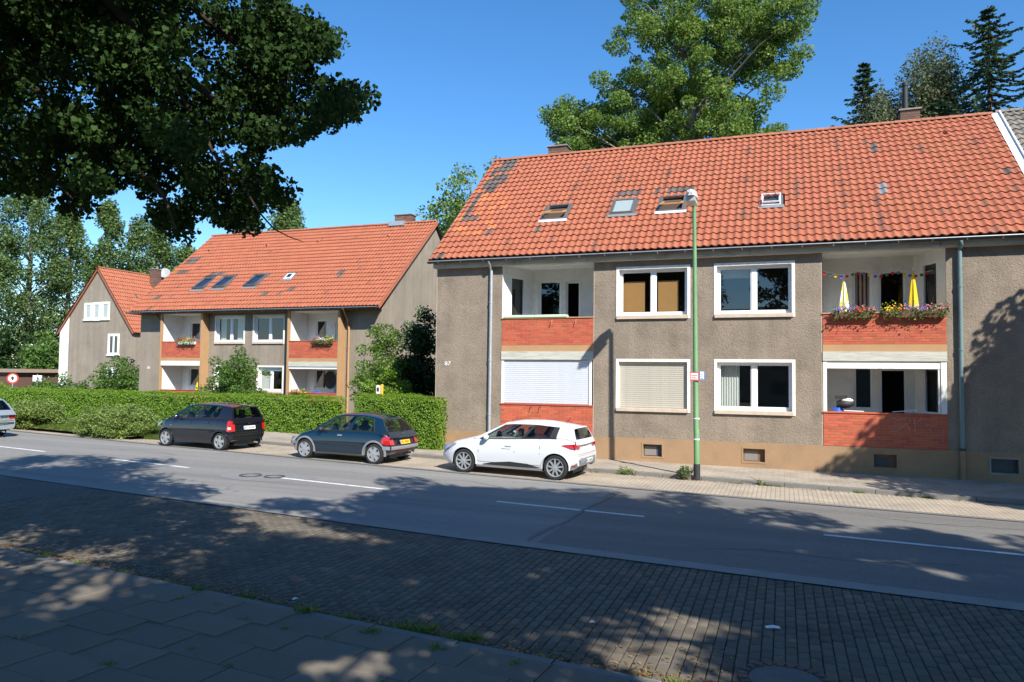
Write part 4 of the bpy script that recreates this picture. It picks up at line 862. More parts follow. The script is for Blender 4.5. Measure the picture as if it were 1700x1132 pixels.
# ------------------------------------------------------------------ second house, set back on the left
YB = 32.1; YF = 31.6; BX0, BX1 = -34.1, -18.62; GB = -0.55
B = thing('apartment_house', 'grey two-storey house with red roof standing behind the long hedge', 'house', (BX0, YB, GB))
bayL, bayR = (-32.05, -29.38), (-23.69, -20.80)
q = MB(); wins = [(-28.87, -26.87, 4.10, 5.63), (-26.36, -24.34, 4.10, 5.63), (-28.84, -26.96, 1.52, 2.96), (-26.04, -24.34, 1.52, 2.96)]
wall_open(q, BX0, BX1, GB-.3, 5.85, [hole(*w_) for w_ in wins]+[(bayL[0], bayL[1], .6, 5.74), (bayR[0], bayR[1], .6, 5.74)], yplane(YB), .28)
gd = 11.2; ry, rz = 37.7, 11.22
for xx in (BX0, BX1): q.add([(xx, YB, GB-.3), (xx, YB+gd, GB-.3), (xx, YB+gd, 5.85), (xx, ry, rz-.12), (xx, YB, 5.85)], [(0, 1, 2, 3, 4) if xx == BX1 else (4, 3, 2, 1, 0)])
q.quad((BX1, YB+gd, GB-.3), (BX0, YB+gd, GB-.3), (BX0, YB+gd, 5.85), (BX1, YB+gd, 5.85)); q.build('wall', 'roughcast_b', B)
for k, w_ in enumerate(wins): ww = window(B, *w_, YB, roomm='room_dark' if k % 2 else 'room')
for k, (a, b) in enumerate(((-28.7, -28.35), (-27.6, -27.1))):
    MB().box(a, b, YB+.3, YB+.31, 4.3, 5.5).build('curtain', 'curtain_white', B)
MB().box(-25.95, -25.3, YB+.3, YB+.31, 1.65, 2.7).build('curtain', 'curtain_white', B); MB().box(-25.95, -24.42, YB+.12, YB+.16, 2.68, 2.87).build('shutter_box', 'zinc', B)
def bayB(xa, xb, wm, k):
    Yb = YB+1.0
    for xx, dx in ((xa, -.12), (xb, .012)):          # side cheeks of the projecting bay
        m_ = MB(); x0, x1 = sorted((xx, xx+dx)) if dx < 0 else (xx, xx+.12); m_.box(x0, x1, YF, YB+.02, GB-.2, 5.80); m_.build('bay_pier', 'tan_paint', B)
    for fl, (z0, z1) in enumerate(((.75, 3.16), (3.36, 5.74))):
        r_ = MB(); wn, dr = (xa+.55, xa+1.25), (xa+1.75, xa+2.45); ops = [(wn[0], wn[1], z0+1.0, z1-.35), (dr[0], dr[1], z0+.05, z1-.42)]
        wall_open(r_, xa, xb, z0, z1, ops, yplane(Yb), .1); r_.quad((xa+.012, YF+.1, z0), (xa+.012, Yb, z0), (xa+.012, Yb, z1), (xa+.012, YF+.1, z1)); r_.quad((xb-.012, Yb, z0), (xb-.012, YF+.1, z0), (xb-.012, YF+.1, z1), (xb-.012, Yb, z1))
        r_.quad((xa, YF, z1-.008), (xb, YF, z1-.008), (xb, Yb, z1-.008), (xa, Yb, z1-.008)); r_.quad((xa, YF+.1, z0), (xb, YF+.1, z0), (xb, Yb, z0), (xa, Yb, z0)); rec = r_.build('balcony_recess', 'white_paint', B)
        sash(rec, wn[0], wn[1], z0+1.0, z1-.35, Yb+.04, 1, .05); sash(rec, dr[0], dr[1], z0+.05, z1-.42, Yb+.04, 1, .06); room(rec, wn[0], dr[1], z0+.9, z1-.4, Yb+.12, 2, 'room_dark')
    for fl, (z0, z1) in enumerate(((.66, 1.58), (3.35, 4.20))):
        pp = MB().box(xa+.002, xb-.002, YF+.09, YF+.18, z0, z1).build('parapet', 'white_paint', B); bricks(pp, xa+.004, xb-.004, z0, z1, YF+.01, 12, .245, single=False)
        MB().box(xa, xb, YF-.015, YF+.2, z1+.002, z1+.03).build('coping', 'brick_red', pp)
    MB().box(xa+.002, xb-.002, YF+.008, YF+.15, 3.17, 3.348).build('floor_band', 'tan_paint', B)
    MB().box(xa+.002, xb-.002, YF-.01, YF+.15, 2.92, 3.168).build('shutter_box', wm, B)
    MB().box(xa+.002, xb-.002, YF+.03, YF+.12, 2.80 if k else 2.9, 2.918).build('shutter_rail', 'white_plastic', B)
bayB(*bayL, 'white_paint', 0); bayB(*bayR, 'old_wood', 1)
downpipe(B, [(-20.45, YB-.6, 5.8), (-20.45, YB-.2, 5.3), (-20.42, YB-.09, 4.9), (-20.42, YB-.09, GB)], .055, 'tan_paint')
downpipe(B, [(-32.5, YB-.6, 5.8), (-32.3, YB-.3, 5.4), (-32.28, YB-.09, 5.1), (-32.28, YB-.09, GB)], .05, 'wood_brown')
SB = Slope((-34.3, YF-.2, 5.88), (1, 0, 0), (0, ry-YF+.2, rz-5.88)); LB = math.hypot(ry-YF+.2, rz-5.88); NB = 22; GBt = LB/NB; WB = -18.45+34.3
q = MB(); q.add([SB.P(0, 0, -.05), SB.P(WB, 0, -.05), SB.P(WB, LB, -.05), SB.P(0, LB, -.05), SB.P(0, 0, -.13), SB.P(WB, 0, -.13), SB.P(WB, LB, -.13), SB.P(0, LB, -.13)], [(0, 1, 2, 3), (5, 4, 7, 6), (0, 4, 5, 1), (3, 7, 4, 0), (1, 5, 6, 2)])
q.quad((-18.45, ry, rz-.05), (-34.3, ry, rz-.05), (-34.3, ry+6.4, 5.6), (-18.45, ry+6.4, 5.6)); roofB = q.build('roof', 'roof_deck', B)
skB = []
for (x, y, wd, ht) in ((339, 472, .85, 1.25), (372, 470, .85, 1.25), (424, 467, .85, 1.3), (481, 460, .5, .55)):
    u, v = SB.uv(x, y); skB.append((u-wd/2, u+wd/2, v-ht/2, v+ht/2))
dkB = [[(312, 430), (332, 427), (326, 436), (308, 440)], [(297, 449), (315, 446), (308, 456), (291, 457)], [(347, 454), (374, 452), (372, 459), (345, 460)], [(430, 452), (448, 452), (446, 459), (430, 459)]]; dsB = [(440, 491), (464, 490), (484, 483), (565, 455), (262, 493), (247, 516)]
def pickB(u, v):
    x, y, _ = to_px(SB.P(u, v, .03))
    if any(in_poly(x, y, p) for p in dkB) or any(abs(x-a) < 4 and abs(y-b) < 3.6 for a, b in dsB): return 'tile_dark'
    return 'tile_stained' if rng.rand() < .012 else 'tile_red'
tile_field(roofB, SB.O, SB.U, SB.V, int(WB/.2095)+1, NB, .2095, GBt, 0, pickB, lambda u, v: any(a < u < b and c < v < d for a, b, c, d in skB))
ridge_tiles(roofB, (-34.35, ry, rz+.06), (-18.42, ry, rz+.06), 40)
for k, (a, b, c, d) in enumerate(skB): roof_window(B, SB, a, b, c, d, .12 if k < 3 else 0, 'roof_window_frame' if k < 3 else 'roof_window_pale', 'roof_glass')
vb = MB(); SB.box(vb, WB, WB+.06, -.02, LB, -.14, .07); vb.build('verge_board', 'ridge_tile', roofB)
gutter(B, -34.35, -18.4, YF-.30, 5.84, .07)
MB().box(-34.2, -18.6, YF-.22, YB+.02, 5.745, 5.76).build('soffit', 'wood_brown', B)
ch = chimney(roofB, -21.2, -20.15, ry+.1, ry+.7, 10.3, 11.85); MB().box(-21.35, -20.4, ry-.35, ry+.09, rz-.12, rz+.14).build('flashing', 'zinc', ch)
chimney(roofB, -32.8, -31.6, ry+.1, ry+.7, 10.3, 11.7)
for (x, y) in ((348, 418), (444, 410), (529, 403), (645, 394)):
    u, v = SB.uv(x, y); q = MB(); q.add([SB.P(u-.1, v, .06), SB.P(u+.1, v, .06), SB.P(u, v, .19), SB.P(u-.07, v+.3, .05), SB.P(u+.07, v+.3, .05), SB.P(u, v+.3, .08)], [(0, 1, 2), (0, 2, 5, 3), (1, 4, 5, 2)]); q.build('vent_tile', 'ridge_tile', roofB)
text_mesh('house_number', '85', .19, 'sign_white', B, (-33.4, YB-.012, 2.72), (R(90), 0, 0), .006, 1.1)
flower_box('red and yellow window box on the left balcony of the house behind the hedge', -30.75, -29.65, YF, 4.06, ['fl_red', 'fl_yellow', 'fl_pink'], 11, boxm='trim_white', big=1.1)
flower_box('pink and white window box on the right balcony of the house behind the hedge', -22.15, -21.05, YF, 4.06, ['fl_pink', 'fl_white', 'fl_yellow'], 12, big=1.1)
flower_box('orange flowers on the lower right balcony of the house behind the hedge', -23.4, -22.6, YF, 1.42, ['fl_orange', 'fl_red', 'fl_yellow'], 13)
parasol('folded orange parasol on the lower left balcony of the house behind the hedge', -30.15, YB+.35, 1.32, 1.1, ['yellow_cloth'], .19)
o_ = MB().lathe([(.02, -.03), (.42, -.02), (.42, .02), (.02, .03)], (-22.15, YB+.93, 2.25), 22, axis='y').build('wall_plaque', 'black_paint', None, (-22.15, YB+.93, 2.25), label='dark oval plaque on the lower right balcony wall of the house behind the hedge', category='plaque'); o_.scale = (.8, 1, 1.1)
t = blob(MB(), (-22.35, YB+.1, 1.25), (.45, .25, .42), seed=7).build('blue_cushion', 'blue_plastic', None, (-22.35, YB+.1, .8), smooth=True, label='blue cushion on the lower right balcony behind the hedge', category='cushion')
o_ = MB().lathe([(.03, 0), (.36, .05), (.40, .12), (.38, .1)], (0, 0, 0), 20, axis='y').build('satellite_dish_face', 'lamp_grey', None); bpy.data.objects.remove(o_)

# ------------------------------------------------------------------ third house, gable towards the street
YC = 42.0; CX0, CX1, CXM = -52.75, -45.4, -48.95; EC, RC = 5.62, 10.3; GC = -0.6
Cc = thing('gabled_house', 'grey house with its pointed gable end facing the street at far left', 'house', (CXM, YC, GC))
winC = [(*at(x0, y0, YC)[[0]], *at(x1, y0, YC)[[0]], at(x0, y1, YC)[2], at(x0, y0, YC)[2]) for x0, y0, x1, y1 in ((141, 503, 154, 530), (155, 502, 168, 530), (169, 501, 183, 529), (180, 554, 199, 588), (177, 610, 198, 640))]
winC = [tuple(float(v) for v in w_) for w_ in winC]
q = MB(); pt = [(CX0, GC-.3), (CX1, GC-.3), (CX1, EC), (CXM, RC), (CX0, EC)]
wall_open(q, CX0, CX1, GC-.3, EC-.001, [hole(*w_, .05) for w_ in winC if w_[3] < EC+.5], yplane(YC), .2)
q.add([(CX0, YC, EC), (CX1, YC, EC), (CXM, YC, RC)], [(0, 1, 2)]); q.quad((CX1, YC, GC-.3), (CX1, YC+12, GC-.3), (CX1, YC+12, EC), (CX1, YC, EC)); q.quad((CX0, YC+12, GC-.3), (CX0, YC, GC-.3), (CX0, YC, EC), (CX0, YC+12, EC))
q.add([(CX1, YC+12, GC-.3), (CX0, YC+12, GC-.3), (CX0, YC+12, EC), (CXM, YC+12, RC), (CX1, YC+12, EC)], [(0, 1, 2, 3, 4)]); q.build('wall', 'roughcast_b', Cc)
MB().add([(CX0+.0, YC-.02, GC-.3), (CX0+.95, YC-.02, GC-.3), (CX0+.95, YC-.02, EC+1.12), (CX0, YC-.02, EC-.06)], [(0, 1, 2, 3)]).build('white_corner', 'white_paint', Cc)
for w_ in winC:
    a, b, c, d = w_; t_ = MB(); e = .09; t_.box(a, b, YC-.05, YC-.005, d-e, d); t_.box(a, a+e, YC-.05, YC-.005, c, d-e); t_.box(b-e, b, YC-.05, YC-.005, c, d-e); t_.box(a-.05, b+.05, YC-.1, YC-.005, c-.12, c)
    wn = t_.build('window', 'trim_white', Cc); sash(wn, a+e, b-e, c, d-e, YC-.045, 1 if b-a < .95 else 2, .07, mull=.1); MB().quad((a+e, YC-.004, c), (b-e, YC-.004, c), (b-e, YC-.004, d-e), (a+e, YC-.004, d-e)).build('curtain', 'curtain_white' if w_[3] > 6 else 'room_dark', wn)  # lower windows: no curtain, a sheet coloured dark as the unlit room
dx, dz = CX1-CXM+.25, (RC-EC)/(CX1-CXM)*(CX1-CXM+.25)
SR = Slope((CX1+.25, YC-.15, RC-dz+.1), (0, 1, 0), (-dx, 0, dz)); LC = math.hypot(dx, dz); q = MB(); dl = CXM-CX0+.25; dzl = (RC-EC)/(CXM-CX0)*dl
SL_ = Slope((CX0-.25, YC+12.2, RC-dzl+.1), (0, -1, 0), (dl, 0, dzl)); LL = math.hypot(dl, dzl)
for s_, l_ in ((SR, LC), (SL_, LL)): q.add([s_.P(u, v, n) for n in (-.03, -.14) for u, v in ((0, 0), (12.35, 0), (12.35, l_), (0, l_))], [(0, 1, 2, 3), (7, 6, 5, 4), (0, 4, 5, 1), (1, 5, 6, 2), (3, 7, 4, 0)])
roofC = q.build('roof', 'ridge_tile', Cc)
tile_field(roofC, SR.O, SR.U, SR.V, 59, 16, .2095, LC/16, 0, lambda u, v: 'tile_dark' if rng.rand() < .012 else 'tile_red', lambda u, v: False)
tile_field(roofC, SL_.O, SL_.U, SL_.V, 59, 16, .2095, LL/16, 0, lambda u, v: 'tile_red', lambda u, v: False)
ridge_tiles(roofC, (CXM, YC-.15, RC+.13), (CXM, YC+12.2, RC+.13), 30)
h = plane_hit(SR.O, SR.N, 259, 484); chimney(roofC, h[0]-.45, h[0]+.15, h[1]-.25, h[1]+.35, h[2]-.6, h[2]+1.85)
dp = plane_hit(SR.O, SR.N, 272, 470); t = thing('satellite_dish', 'round grey satellite dish on the roof beside the brown chimney', 'satellite dish', tuple(dp))
d_ = MB().lathe([(.03, .10), (.25, .07), (.42, .0), (.44, .0), (.25, .09), (.03, .12)], (0, 0, 0), 22, axis='y', capends=False).build('dish', 'dish_grey', t, (0, 0, 0), smooth=True, local=True); d_.location = (.15, -.1, .85); d_.rotation_euler = (R(-20), 0, R(30))
MB().tube([(0, 0, -.1), (0, .05, .9)], .025, 8).build('mast', 'zinc', t, local=True); MB().tube([(.15, -.05, .5), (.35, -.5, .75)], .014, 6).build('feed_arm', 'zinc', t, local=True)

# ------------------------------------------------------------------ small garage at the far left
p = at(0, 640, 44); gx_ = p[0]
Gg = thing('garage', 'low flat-roofed garage with brown sides at the left picture edge', 'garage', (gx_-1, 46, -.6))
MB().box(gx_-4, at(28, 640, 44)[0], 44, 50, -.9, at(10, 618, 44)[2]).build('wall', 'brick_old', Gg); MB().box(gx_-4.2, at(33, 640, 44)[0], 43.7, 50.3, at(10, 618, 44)[2]+.002, at(10, 612, 44)[2]).build('roof_slab', 'brown_roof', Gg)

# ------------------------------------------------------------------ lamp post with plates
LX, LY = -2.12, 19.72
t = thing('street_lamp', 'green lamp post with grey lantern in front of the grey house', 'street lamp', (LX, LY, zg(LX)))
z0 = zg(LX)
MB().tube([(LX, LY, z0+.02), (LX, LY, z0+.42)], .085, 16).build('base_sleeve', 'black_paint', t, smooth=40)
MB().tube([(LX, LY, z0+.4), (LX-.01, LY, z0+1.3), (LX-.02, LY, z0+1.32), (LX-.07, LY, 7.12)], [.075, .073, .068, .048], 16).build('pole', 'lamp_green', t, smooth=40)
for zz in (1.02, 1.55): MB().lathe([(.08, 0), (.08, .03)], (LX-.01, LY, zz), 16).build('band', 'white_plastic', t)
hd = MB(); s_ = [(LY-.05, 7.06, 7.34, .07), (LY-.22, 7.04, 7.39, .125), (LY-.55, 7.03, 7.40, .14), (LY-.85, 7.06, 7.36, .11), (LY-.95, 7.12, 7.28, .05)]; hx = LX-.07
for (ya, a0, a1, wa_), (yb, b0, b1, wb2) in zip(s_[:-1], s_[1:]):
    zm = lambda u0, u1: u0+(u1-u0)*.42
    A_ = [(hx-wa_, ya, zm(a0, a1)), (hx-wa_*.85, ya, a1-.04), (hx, ya, a1), (hx+wa_*.85, ya, a1-.04), (hx+wa_, ya, zm(a0, a1))]; B_ = [(hx-wb2, yb, zm(b0, b1)), (hx-wb2*.85, yb, b1-.04), (hx, yb, b1), (hx+wb2*.85, yb, b1-.04), (hx+wb2, yb, zm(b0, b1))]
    hd.add(A_+B_, [(i, i+1, 6+i, 5+i) for i in range(4)]+[(4, 0, 5, 9)])
hd.add([(hx-.05, LY-.95, 7.18), (hx+.05, LY-.95, 7.18), (hx, LY-.95, 7.28)], [(0, 1, 2)])
hd.build('lantern_housing', 'lamp_grey', t, smooth=30)
MB().prism([(LY-.2, 7.06), (LY-.25, 7.18), (LY-.85, 7.19), (LY-.82, 7.07)], 'x', hx-.11, hx+.11).build('lantern_bowl', 'lamp_glass', t)
def plate(label, x0, x1, z0_, z1_, y, kind):
    p_ = thing('sign_plate', label, 'sign', ((x0+x1)/2, y, z0_), group='small plates on the lamp post')
    MB().box(x0, x1, y, y+.006, z0_, z1_).build('plate', 'sign_red' if kind == 'r' else 'sign_blue', p_); e = .022
    MB().box(x0+e, x1-e, y-.003, y-.001, z0_+e, z1_-e).build('face', 'sign_white', p_)
    n_ = 3
    for i in range(n_): MB().box(x0+e*1.8, x1-e*(1.8+(i % 2)*1.6), y-.005, y-.0035, z0_+e*1.6+i*.045, z0_+e*1.6+i*.045+.018).build('print', 'sign_red' if kind == 'r' else 'sign_blue', p_)
plate('white plate with red border on the green lamp post', LX-.17, LX+.06, 2.54, 2.76, LY-.085, 'r'); plate('narrow blue and white plate on the green lamp post', LX+.07, LX+.21, 2.56, 2.80, LY-.085, 'b')
# signs and marker post behind the hedge
def post_sign(name, label, px_, py_, Y, kind):
    p_ = at(px_, py_, Y); s = thing(name, label, 'sign', (p_[0], Y, zg(p_[0])-.5)); ang = -.75
    MB().tube([(0, .03, 0), (0, .03, p_[2]-(zg(p_[0])-.5)+.25)], .03, 8).build('post', 'zinc', s, local=True); hz = p_[2]-(zg(p_[0])-.5)
    if kind == 'round':
        MB().lathe([(.30, -.01), (.30, .012)], (0, 0, hz), 28, axis='y').build('disc', 'sign_red', s, local=True); MB().lathe([(.22, -.018), (.22, -.011)], (0, 0, hz), 28, axis='y').build('face', 'sign_white', s, local=True)
        MB().box(-.05, .05, -.024, -.019, hz-.12, hz+.12).box(-.09, .09, -.0235, -.0195, hz-.02, hz+.06).build('print', 'black_paint', s, local=True)
    else:
        MB().box(-.24, .24, -.012, .012, hz-.18, hz+.18).build('plate', 'sign_white', s, local=True); MB().box(-.03, .12, -.017, -.013, hz-.1, hz+.02).build('print', 'sign_blue', s, local=True)
    s.rotation_euler = (0, 0, ang*-1)
post_sign('traffic_sign', 'round red-bordered traffic sign above the hedge at far left', 21, 628, 31, 'round'); post_sign('notice_board', 'small white rectangular sign above the hedge at far left', 62, 628, 33, 'rect')
p_ = at(634, 652, 24.6); s = thing('marker_post', 'yellow utility marker post with white plate behind the short hedge', 'marker post', (p_[0], 24.6, zg(-14)))
MB().tube([(p_[0], 24.6, zg(-14)-.05), (p_[0], 24.6, p_[2]+.32)], .055, 12).build('post', 'yellow_post', s, smooth=40); MB().box(p_[0]-.2, p_[0]-.03, 24.52, 24.535, p_[2]-.05, p_[2]+.28).build('plate', 'sign_white', s); MB().box(p_[0]-.17, p_[0]-.08, 24.512, 24.519, p_[2]+.05, p_[2]+.2).build('print', 'black_paint', s)

# house across the street behind the camera: shows only as a reflection in the panes
Rh = thing('row_house', 'brick row house across the street behind the camera', 'house', (0, -40, -.1))
q = MB(); ops = [(x, x+1.6, z, z+1.4) for x in np.arange(-26, 24, 4.2) for z in (1.2, 3.9)]; wall_open(q, -28, 26, -.3, 6.2, ops, lambda u, v, w: (u, -40-w, v), .2); q.quad((-28, -49, -.3), (26, -49, -.3), (26, -49, 6.2), (-28, -49, 6.2))
for xx in (-28, 26): q.add([(xx, -40, -.3), (xx, -49, -.3), (xx, -49, 6.2), (xx, -44.5, 10.6), (xx, -40, 6.2)], [(0, 1, 2, 3, 4)])
q.build('wall', 'roughcast_b', Rh); MB().add([(-28.3, -39.6, 6.1), (26.3, -39.6, 6.1), (26.3, -44.5, 10.8), (-28.3, -44.5, 10.8), (26.3, -49.4, 6.1), (-28.3, -49.4, 6.1)], [(0, 3, 2, 1), (3, 5, 4, 2)]).build('roof', 'tile_grey', Rh)
for a, b, c, d in ops: MB().box(a, b, -40.14, -40.10, c, d).build('pane', 'gutter_dark', Rh)

# ------------------------------------------------------------------ trees, hedges, shrubs
def tree(name, label, cat, base, trunk, radii, C, Rd, lm, leaf, nleaf, seed, bark='bark', group=None, limbs=60, limb_r=.05, droop=.15, up=.35, flat=.75, crown='crown', out_w=0.0, rnd=False):
    r = np.random.RandomState(seed); t = thing(name, label, cat, tuple(base), group=group); C = np.asarray(C, float); Rd = np.asarray(Rd, float)
    nl = np.maximum(3, (nleaf*(Rd/Rd.mean())**2)).astype(int); idx = np.repeat(np.arange(len(C)), nl)
    off = r.normal(0, 1, (len(idx), 3)); ln = np.linalg.norm(off, axis=1)[:, None]; off = off/ln*np.minimum(ln, 1.9)**.8*.55
    off[:, 2] *= flat; P_ = C[idx]+off*Rd[idx][:, None]
    V, F = leaf_quads(P_, leaf, r, up=up, out=(off/np.maximum(1e-6, np.linalg.norm(off, axis=1)[:, None])*out_w) if out_w else None, rnd=rnd)
    mb_ = MB(); tp = np.array(trunk, float); mb_.tube(tp, radii, 10)
    for q in r.permutation(len(C))[:limbs]:
        c = C[q]; hz = np.clip(c[2]-abs(np.hypot(*(c[:2]-tp[0][:2])))*.7-.3, tp[0][2]+(tp[-1][2]-tp[0][2])*.18, tp[-1][2])
        k = np.interp(hz, tp[:, 2], np.arange(len(tp))); k0 = int(min(k, len(tp)-2)); s_ = tp[k0]+(tp[k0+1]-tp[k0])*(k-k0); rs_ = np.interp(k, np.arange(len(tp)), radii)
        m1 = s_+(c-s_)*.4+np.array([0, 0, .12*np.linalg.norm(c-s_)*(1-droop*3)])+r.normal(0, .12, 3); m2 = s_+(c-s_)*.75+np.array([0, 0, .1*np.linalg.norm(c-s_)*(1-droop*3)])+r.normal(0, .12, 3)
        L_ = np.linalg.norm(c-s_); r0 = min(rs_*.7, limb_r*(.5+L_*.2)); mb_.tube([s_, m1, m2, c], [r0, r0*.65, r0*.38, r0*.14], 5, cap=False)
    mb_.build('trunk', bark, t, smooth=True); npmesh(crown, V, F, lm, t)
    return t
def ellipsoid(r, n, c, rad, inner=.35, pw=1.0):
    d = r.normal(0, 1, (n, 3)); d /= np.linalg.norm(d, axis=1)[:, None]; q = inner+(1-inner)*r.rand(n)[:, None]**(1/pw)
    return np.array(c)+d*q*np.array(rad)
# 1. lime whose low boughs hang into the picture at the top left
r = np.random.RandomState(21)
poly = [(-60, -60), (455, -60), (478, 10), (520, 40), (562, 58), (555, 78), (505, 88), (520, 118), (560, 138), (604, 160), (584, 182), (545, 200), (520, 222), (470, 226), (445, 236), (428, 262), (455, 300), (470, 325), (455, 340), (420, 352), (405, 378), (380, 372), (352, 318), (322, 322), (308, 360), (294, 392), (268, 370), (248, 322), (222, 305), (190, 320), (150, 330), (128, 352), (108, 335), (60, 312), (20, 318), (-20, 300), (-60, 300)]
poly = [(x-20 if x > 350 else x, y-14 if y > 250 else y) for x, y in poly]
C = []; Rd = []; n_bk = 85
while len(C) < 440:
    x, y = r.uniform(-60, 610), r.uniform(-60, 400)
    if not in_poly(x, y, poly): continue
    hsh = math.sin(math.floor((x+y*.4)/44)*12.9898+math.floor((y-x*.25)/36)*78.233)*43758.5; hsh -= math.floor(hsh)
    if hsh < (0 if x < 300 else .16): continue          # gaps where the sky shows through
    Y = r.uniform(4.3, 6.4)+(.6 if x > 350 else 0); C.append(at(x, y, Y)); Rd.append(r.uniform(.10, .25))
for (x, y) in [(598, 160), (585, 168), (560, 150), (570, 178), (540, 165), (545, 70), (520, 62), (466, 318), (452, 330), (405, 372), (392, 355), (300, 385), (292, 375), (285, 355), (310, 352), (130, 345), (118, 335), (500, 60), (505, 195), (480, 205), (455, 30), (470, 60), (430, 40)]:
    C.append(at(x, y, r.uniform(5.2, 6.2))); Rd.append(.2)
while n_bk > 0:                                         # deeper layer of the same boughs
    x, y = r.uniform(-60, 560), r.uniform(-60, 330)
    if in_poly(x, y, poly) and in_poly(x+32, y, poly) and in_poly(x, y+42, poly) and in_poly(x-20, y+20, poly): C.append(at(x, y, r.uniform(5.6, 6.9))); Rd.append(r.uniform(.22, .34)); n_bk -= 1
n_in = len(C); E_ = np.array(poly, float)           # fringe of small hanging sprays along the outline
for k in range(len(poly)-1):
    a, b = E_[k], E_[k+1]; L_ = np.hypot(*(b-a))
    if min(a[0], b[0]) < -30 or L_ > 200: continue
    for _ in range(int(L_/9)+1):
        q = a+(b-a)*r.rand()+r.normal(0, 7, 2)+np.array([0, 6]); C.append(at(q[0], q[1], r.uniform(5.0, 6.2))); Rd.append(r.uniform(.07, .14))
C2 = ellipsoid(r, 900, (-7.6, 3.2, 8.6), (4.6, 4.6, 4.4), .3); 
qx, qy, qz = to_px(C2); keep = ~((qz > 0) & (qx > -120) & (qx < 1750) & (qy > -150) & (qy < 1200)) & ~((qz > 0) & (qx > -200) & (qx < 640) & (qy > -200)); C2 = C2[keep][:330]
Call = np.concatenate([np.array(C), C2]); Rall = np.concatenate([Rd, r.uniform(.45, .7, len(C2))])
nl_ = len(C)
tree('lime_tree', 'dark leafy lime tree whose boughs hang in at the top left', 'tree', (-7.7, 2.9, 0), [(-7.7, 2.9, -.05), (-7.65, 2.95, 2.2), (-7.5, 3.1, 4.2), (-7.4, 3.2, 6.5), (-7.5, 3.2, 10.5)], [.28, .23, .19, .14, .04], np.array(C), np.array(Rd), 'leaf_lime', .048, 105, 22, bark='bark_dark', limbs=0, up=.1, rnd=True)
for bp in ([(120, -60, 4.6), (215, 40, 4.9), (285, 130, 5.2), (340, 225, 5.3), (392, 325, 5.3)], [(240, -60, 5.0), (330, 20, 5.4), (420, 95, 5.7), (500, 140, 5.9), (590, 162, 6.0)], [(-60, 60, 4.6), (60, 150, 4.8), (170, 230, 5.0), (270, 320, 5.0), (292, 380, 5.0)], [(-60, 180, 4.5), (40, 240, 4.7), (120, 330, 4.8)], [(300, 120, 5.2), (400, 200, 5.4), (440, 230, 5.5)]):
    b0 = [at(*q) for q in bp]; MB().tube(b0, np.linspace(.045, .008, len(b0)), 6).build('branch', 'bark_dark', bpy.data.objects['lime_tree'], smooth=True)
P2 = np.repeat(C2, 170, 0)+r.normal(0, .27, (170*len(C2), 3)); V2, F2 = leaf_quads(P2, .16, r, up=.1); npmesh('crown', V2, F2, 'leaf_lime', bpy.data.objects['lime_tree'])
# long bare twig hanging below the bough
MBt = MB(); pts = [at(*q) for q in ((370, 250, 5.4), (405, 310, 5.3), (430, 352, 5.25), (455, 380, 5.2), (480, 393, 5.2), (505, 402, 5.2))]
MBt.tube(pts, [.016, .012, .009, .007, .005, .003], 5).build('trunk', 'bark_dark', bpy.data.objects['lime_tree'])
# 2.-4. limes behind the camera: they throw the dappled shade over the foreground
GAPS = {33: [(540, 1122), (690, 1108), (860, 1118), (90, 1078), (100, 1008)], 31: [(900, 945), (935, 1010), (965, 1055), (1060, 950), (680, 905), (240, 875), (1180, 955), (1470, 1000), (1130, 1010)], 32: [(1600, 1025), (1350, 1050)]}
def shade_lime(label, x, y, hgt, rad, seed, n, zc=None, rz=None):
    r = np.random.RandomState(seed); zc = zc or hgt-rad*.85; C = ellipsoid(r, n*3, (x, y, zc), (rad, rad, rz or hgt-zc), .25, .8)
    for px_, py_ in GAPS.get(seed, ()):      # openings in the crown: light spots on the paving
        g = np.array(plane_hit((0, 0, .03), (0, 0, 1), px_, py_)); q = C-g; sv = np.array(sdir); C = C[np.linalg.norm(q-np.outer(q@sv, sv), axis=1) > (.5 if px_ > 400 else .3)]
    if seed == 33:      # a gap in this crown lets the sun reach two sprays of the hanging bough
        sv = np.array(sdir)
        for g in ((105, 70, 4.9), (60, 100, 4.9), (430, 95, 5.6), (250, 240, 5.0)):
            q = C-at(*g); C = C[np.linalg.norm(q-np.outer(q@sv, sv), axis=1) > 1.05]
    qx, qy, qz = to_px(C); C = C[~((qz > 0.3) & (qx > -90) & (qx < 1790) & (qy > -90) & (qy < 1230))][:n]
    tree('lime_tree', label, 'tree', (x, y, 0), [(x, y, -.05), (x+.1, y, 2.5), (x+.1, y+.1, 5), (x, y, hgt*.8)], [.27, .22, .18, .06], C, r.uniform(.5, .85, len(C)), 'leaf_lime', .20, 215, seed, limbs=60)
G_ = 'limes along the near footpath'
shade_lime('lime tree right of the lamp-post view shading the middle of the road', 5.6, 3.0, 14.4, 5.2, 31, 330)
shade_lime('lime tree right of the camera shading the right foreground', 12.8, 1.8, 13.0, 5.2, 32, 320)
shade_lime('lime tree beside the camera whose crown spreads overhead', 3.0, -2.4, 13.0, 4.8, 33, 175, 9.0, 4.0)
shade_lime('lime tree left of the camera shading the far left of the road', -16.5, 4.5, 12.0, 4.2, 34, 260)
shade_lime('small tree in the far parking bay beyond the right picture edge', 10.7, 17.4, 8.9, 3.8, 35, 300, 5.5, 3.4)

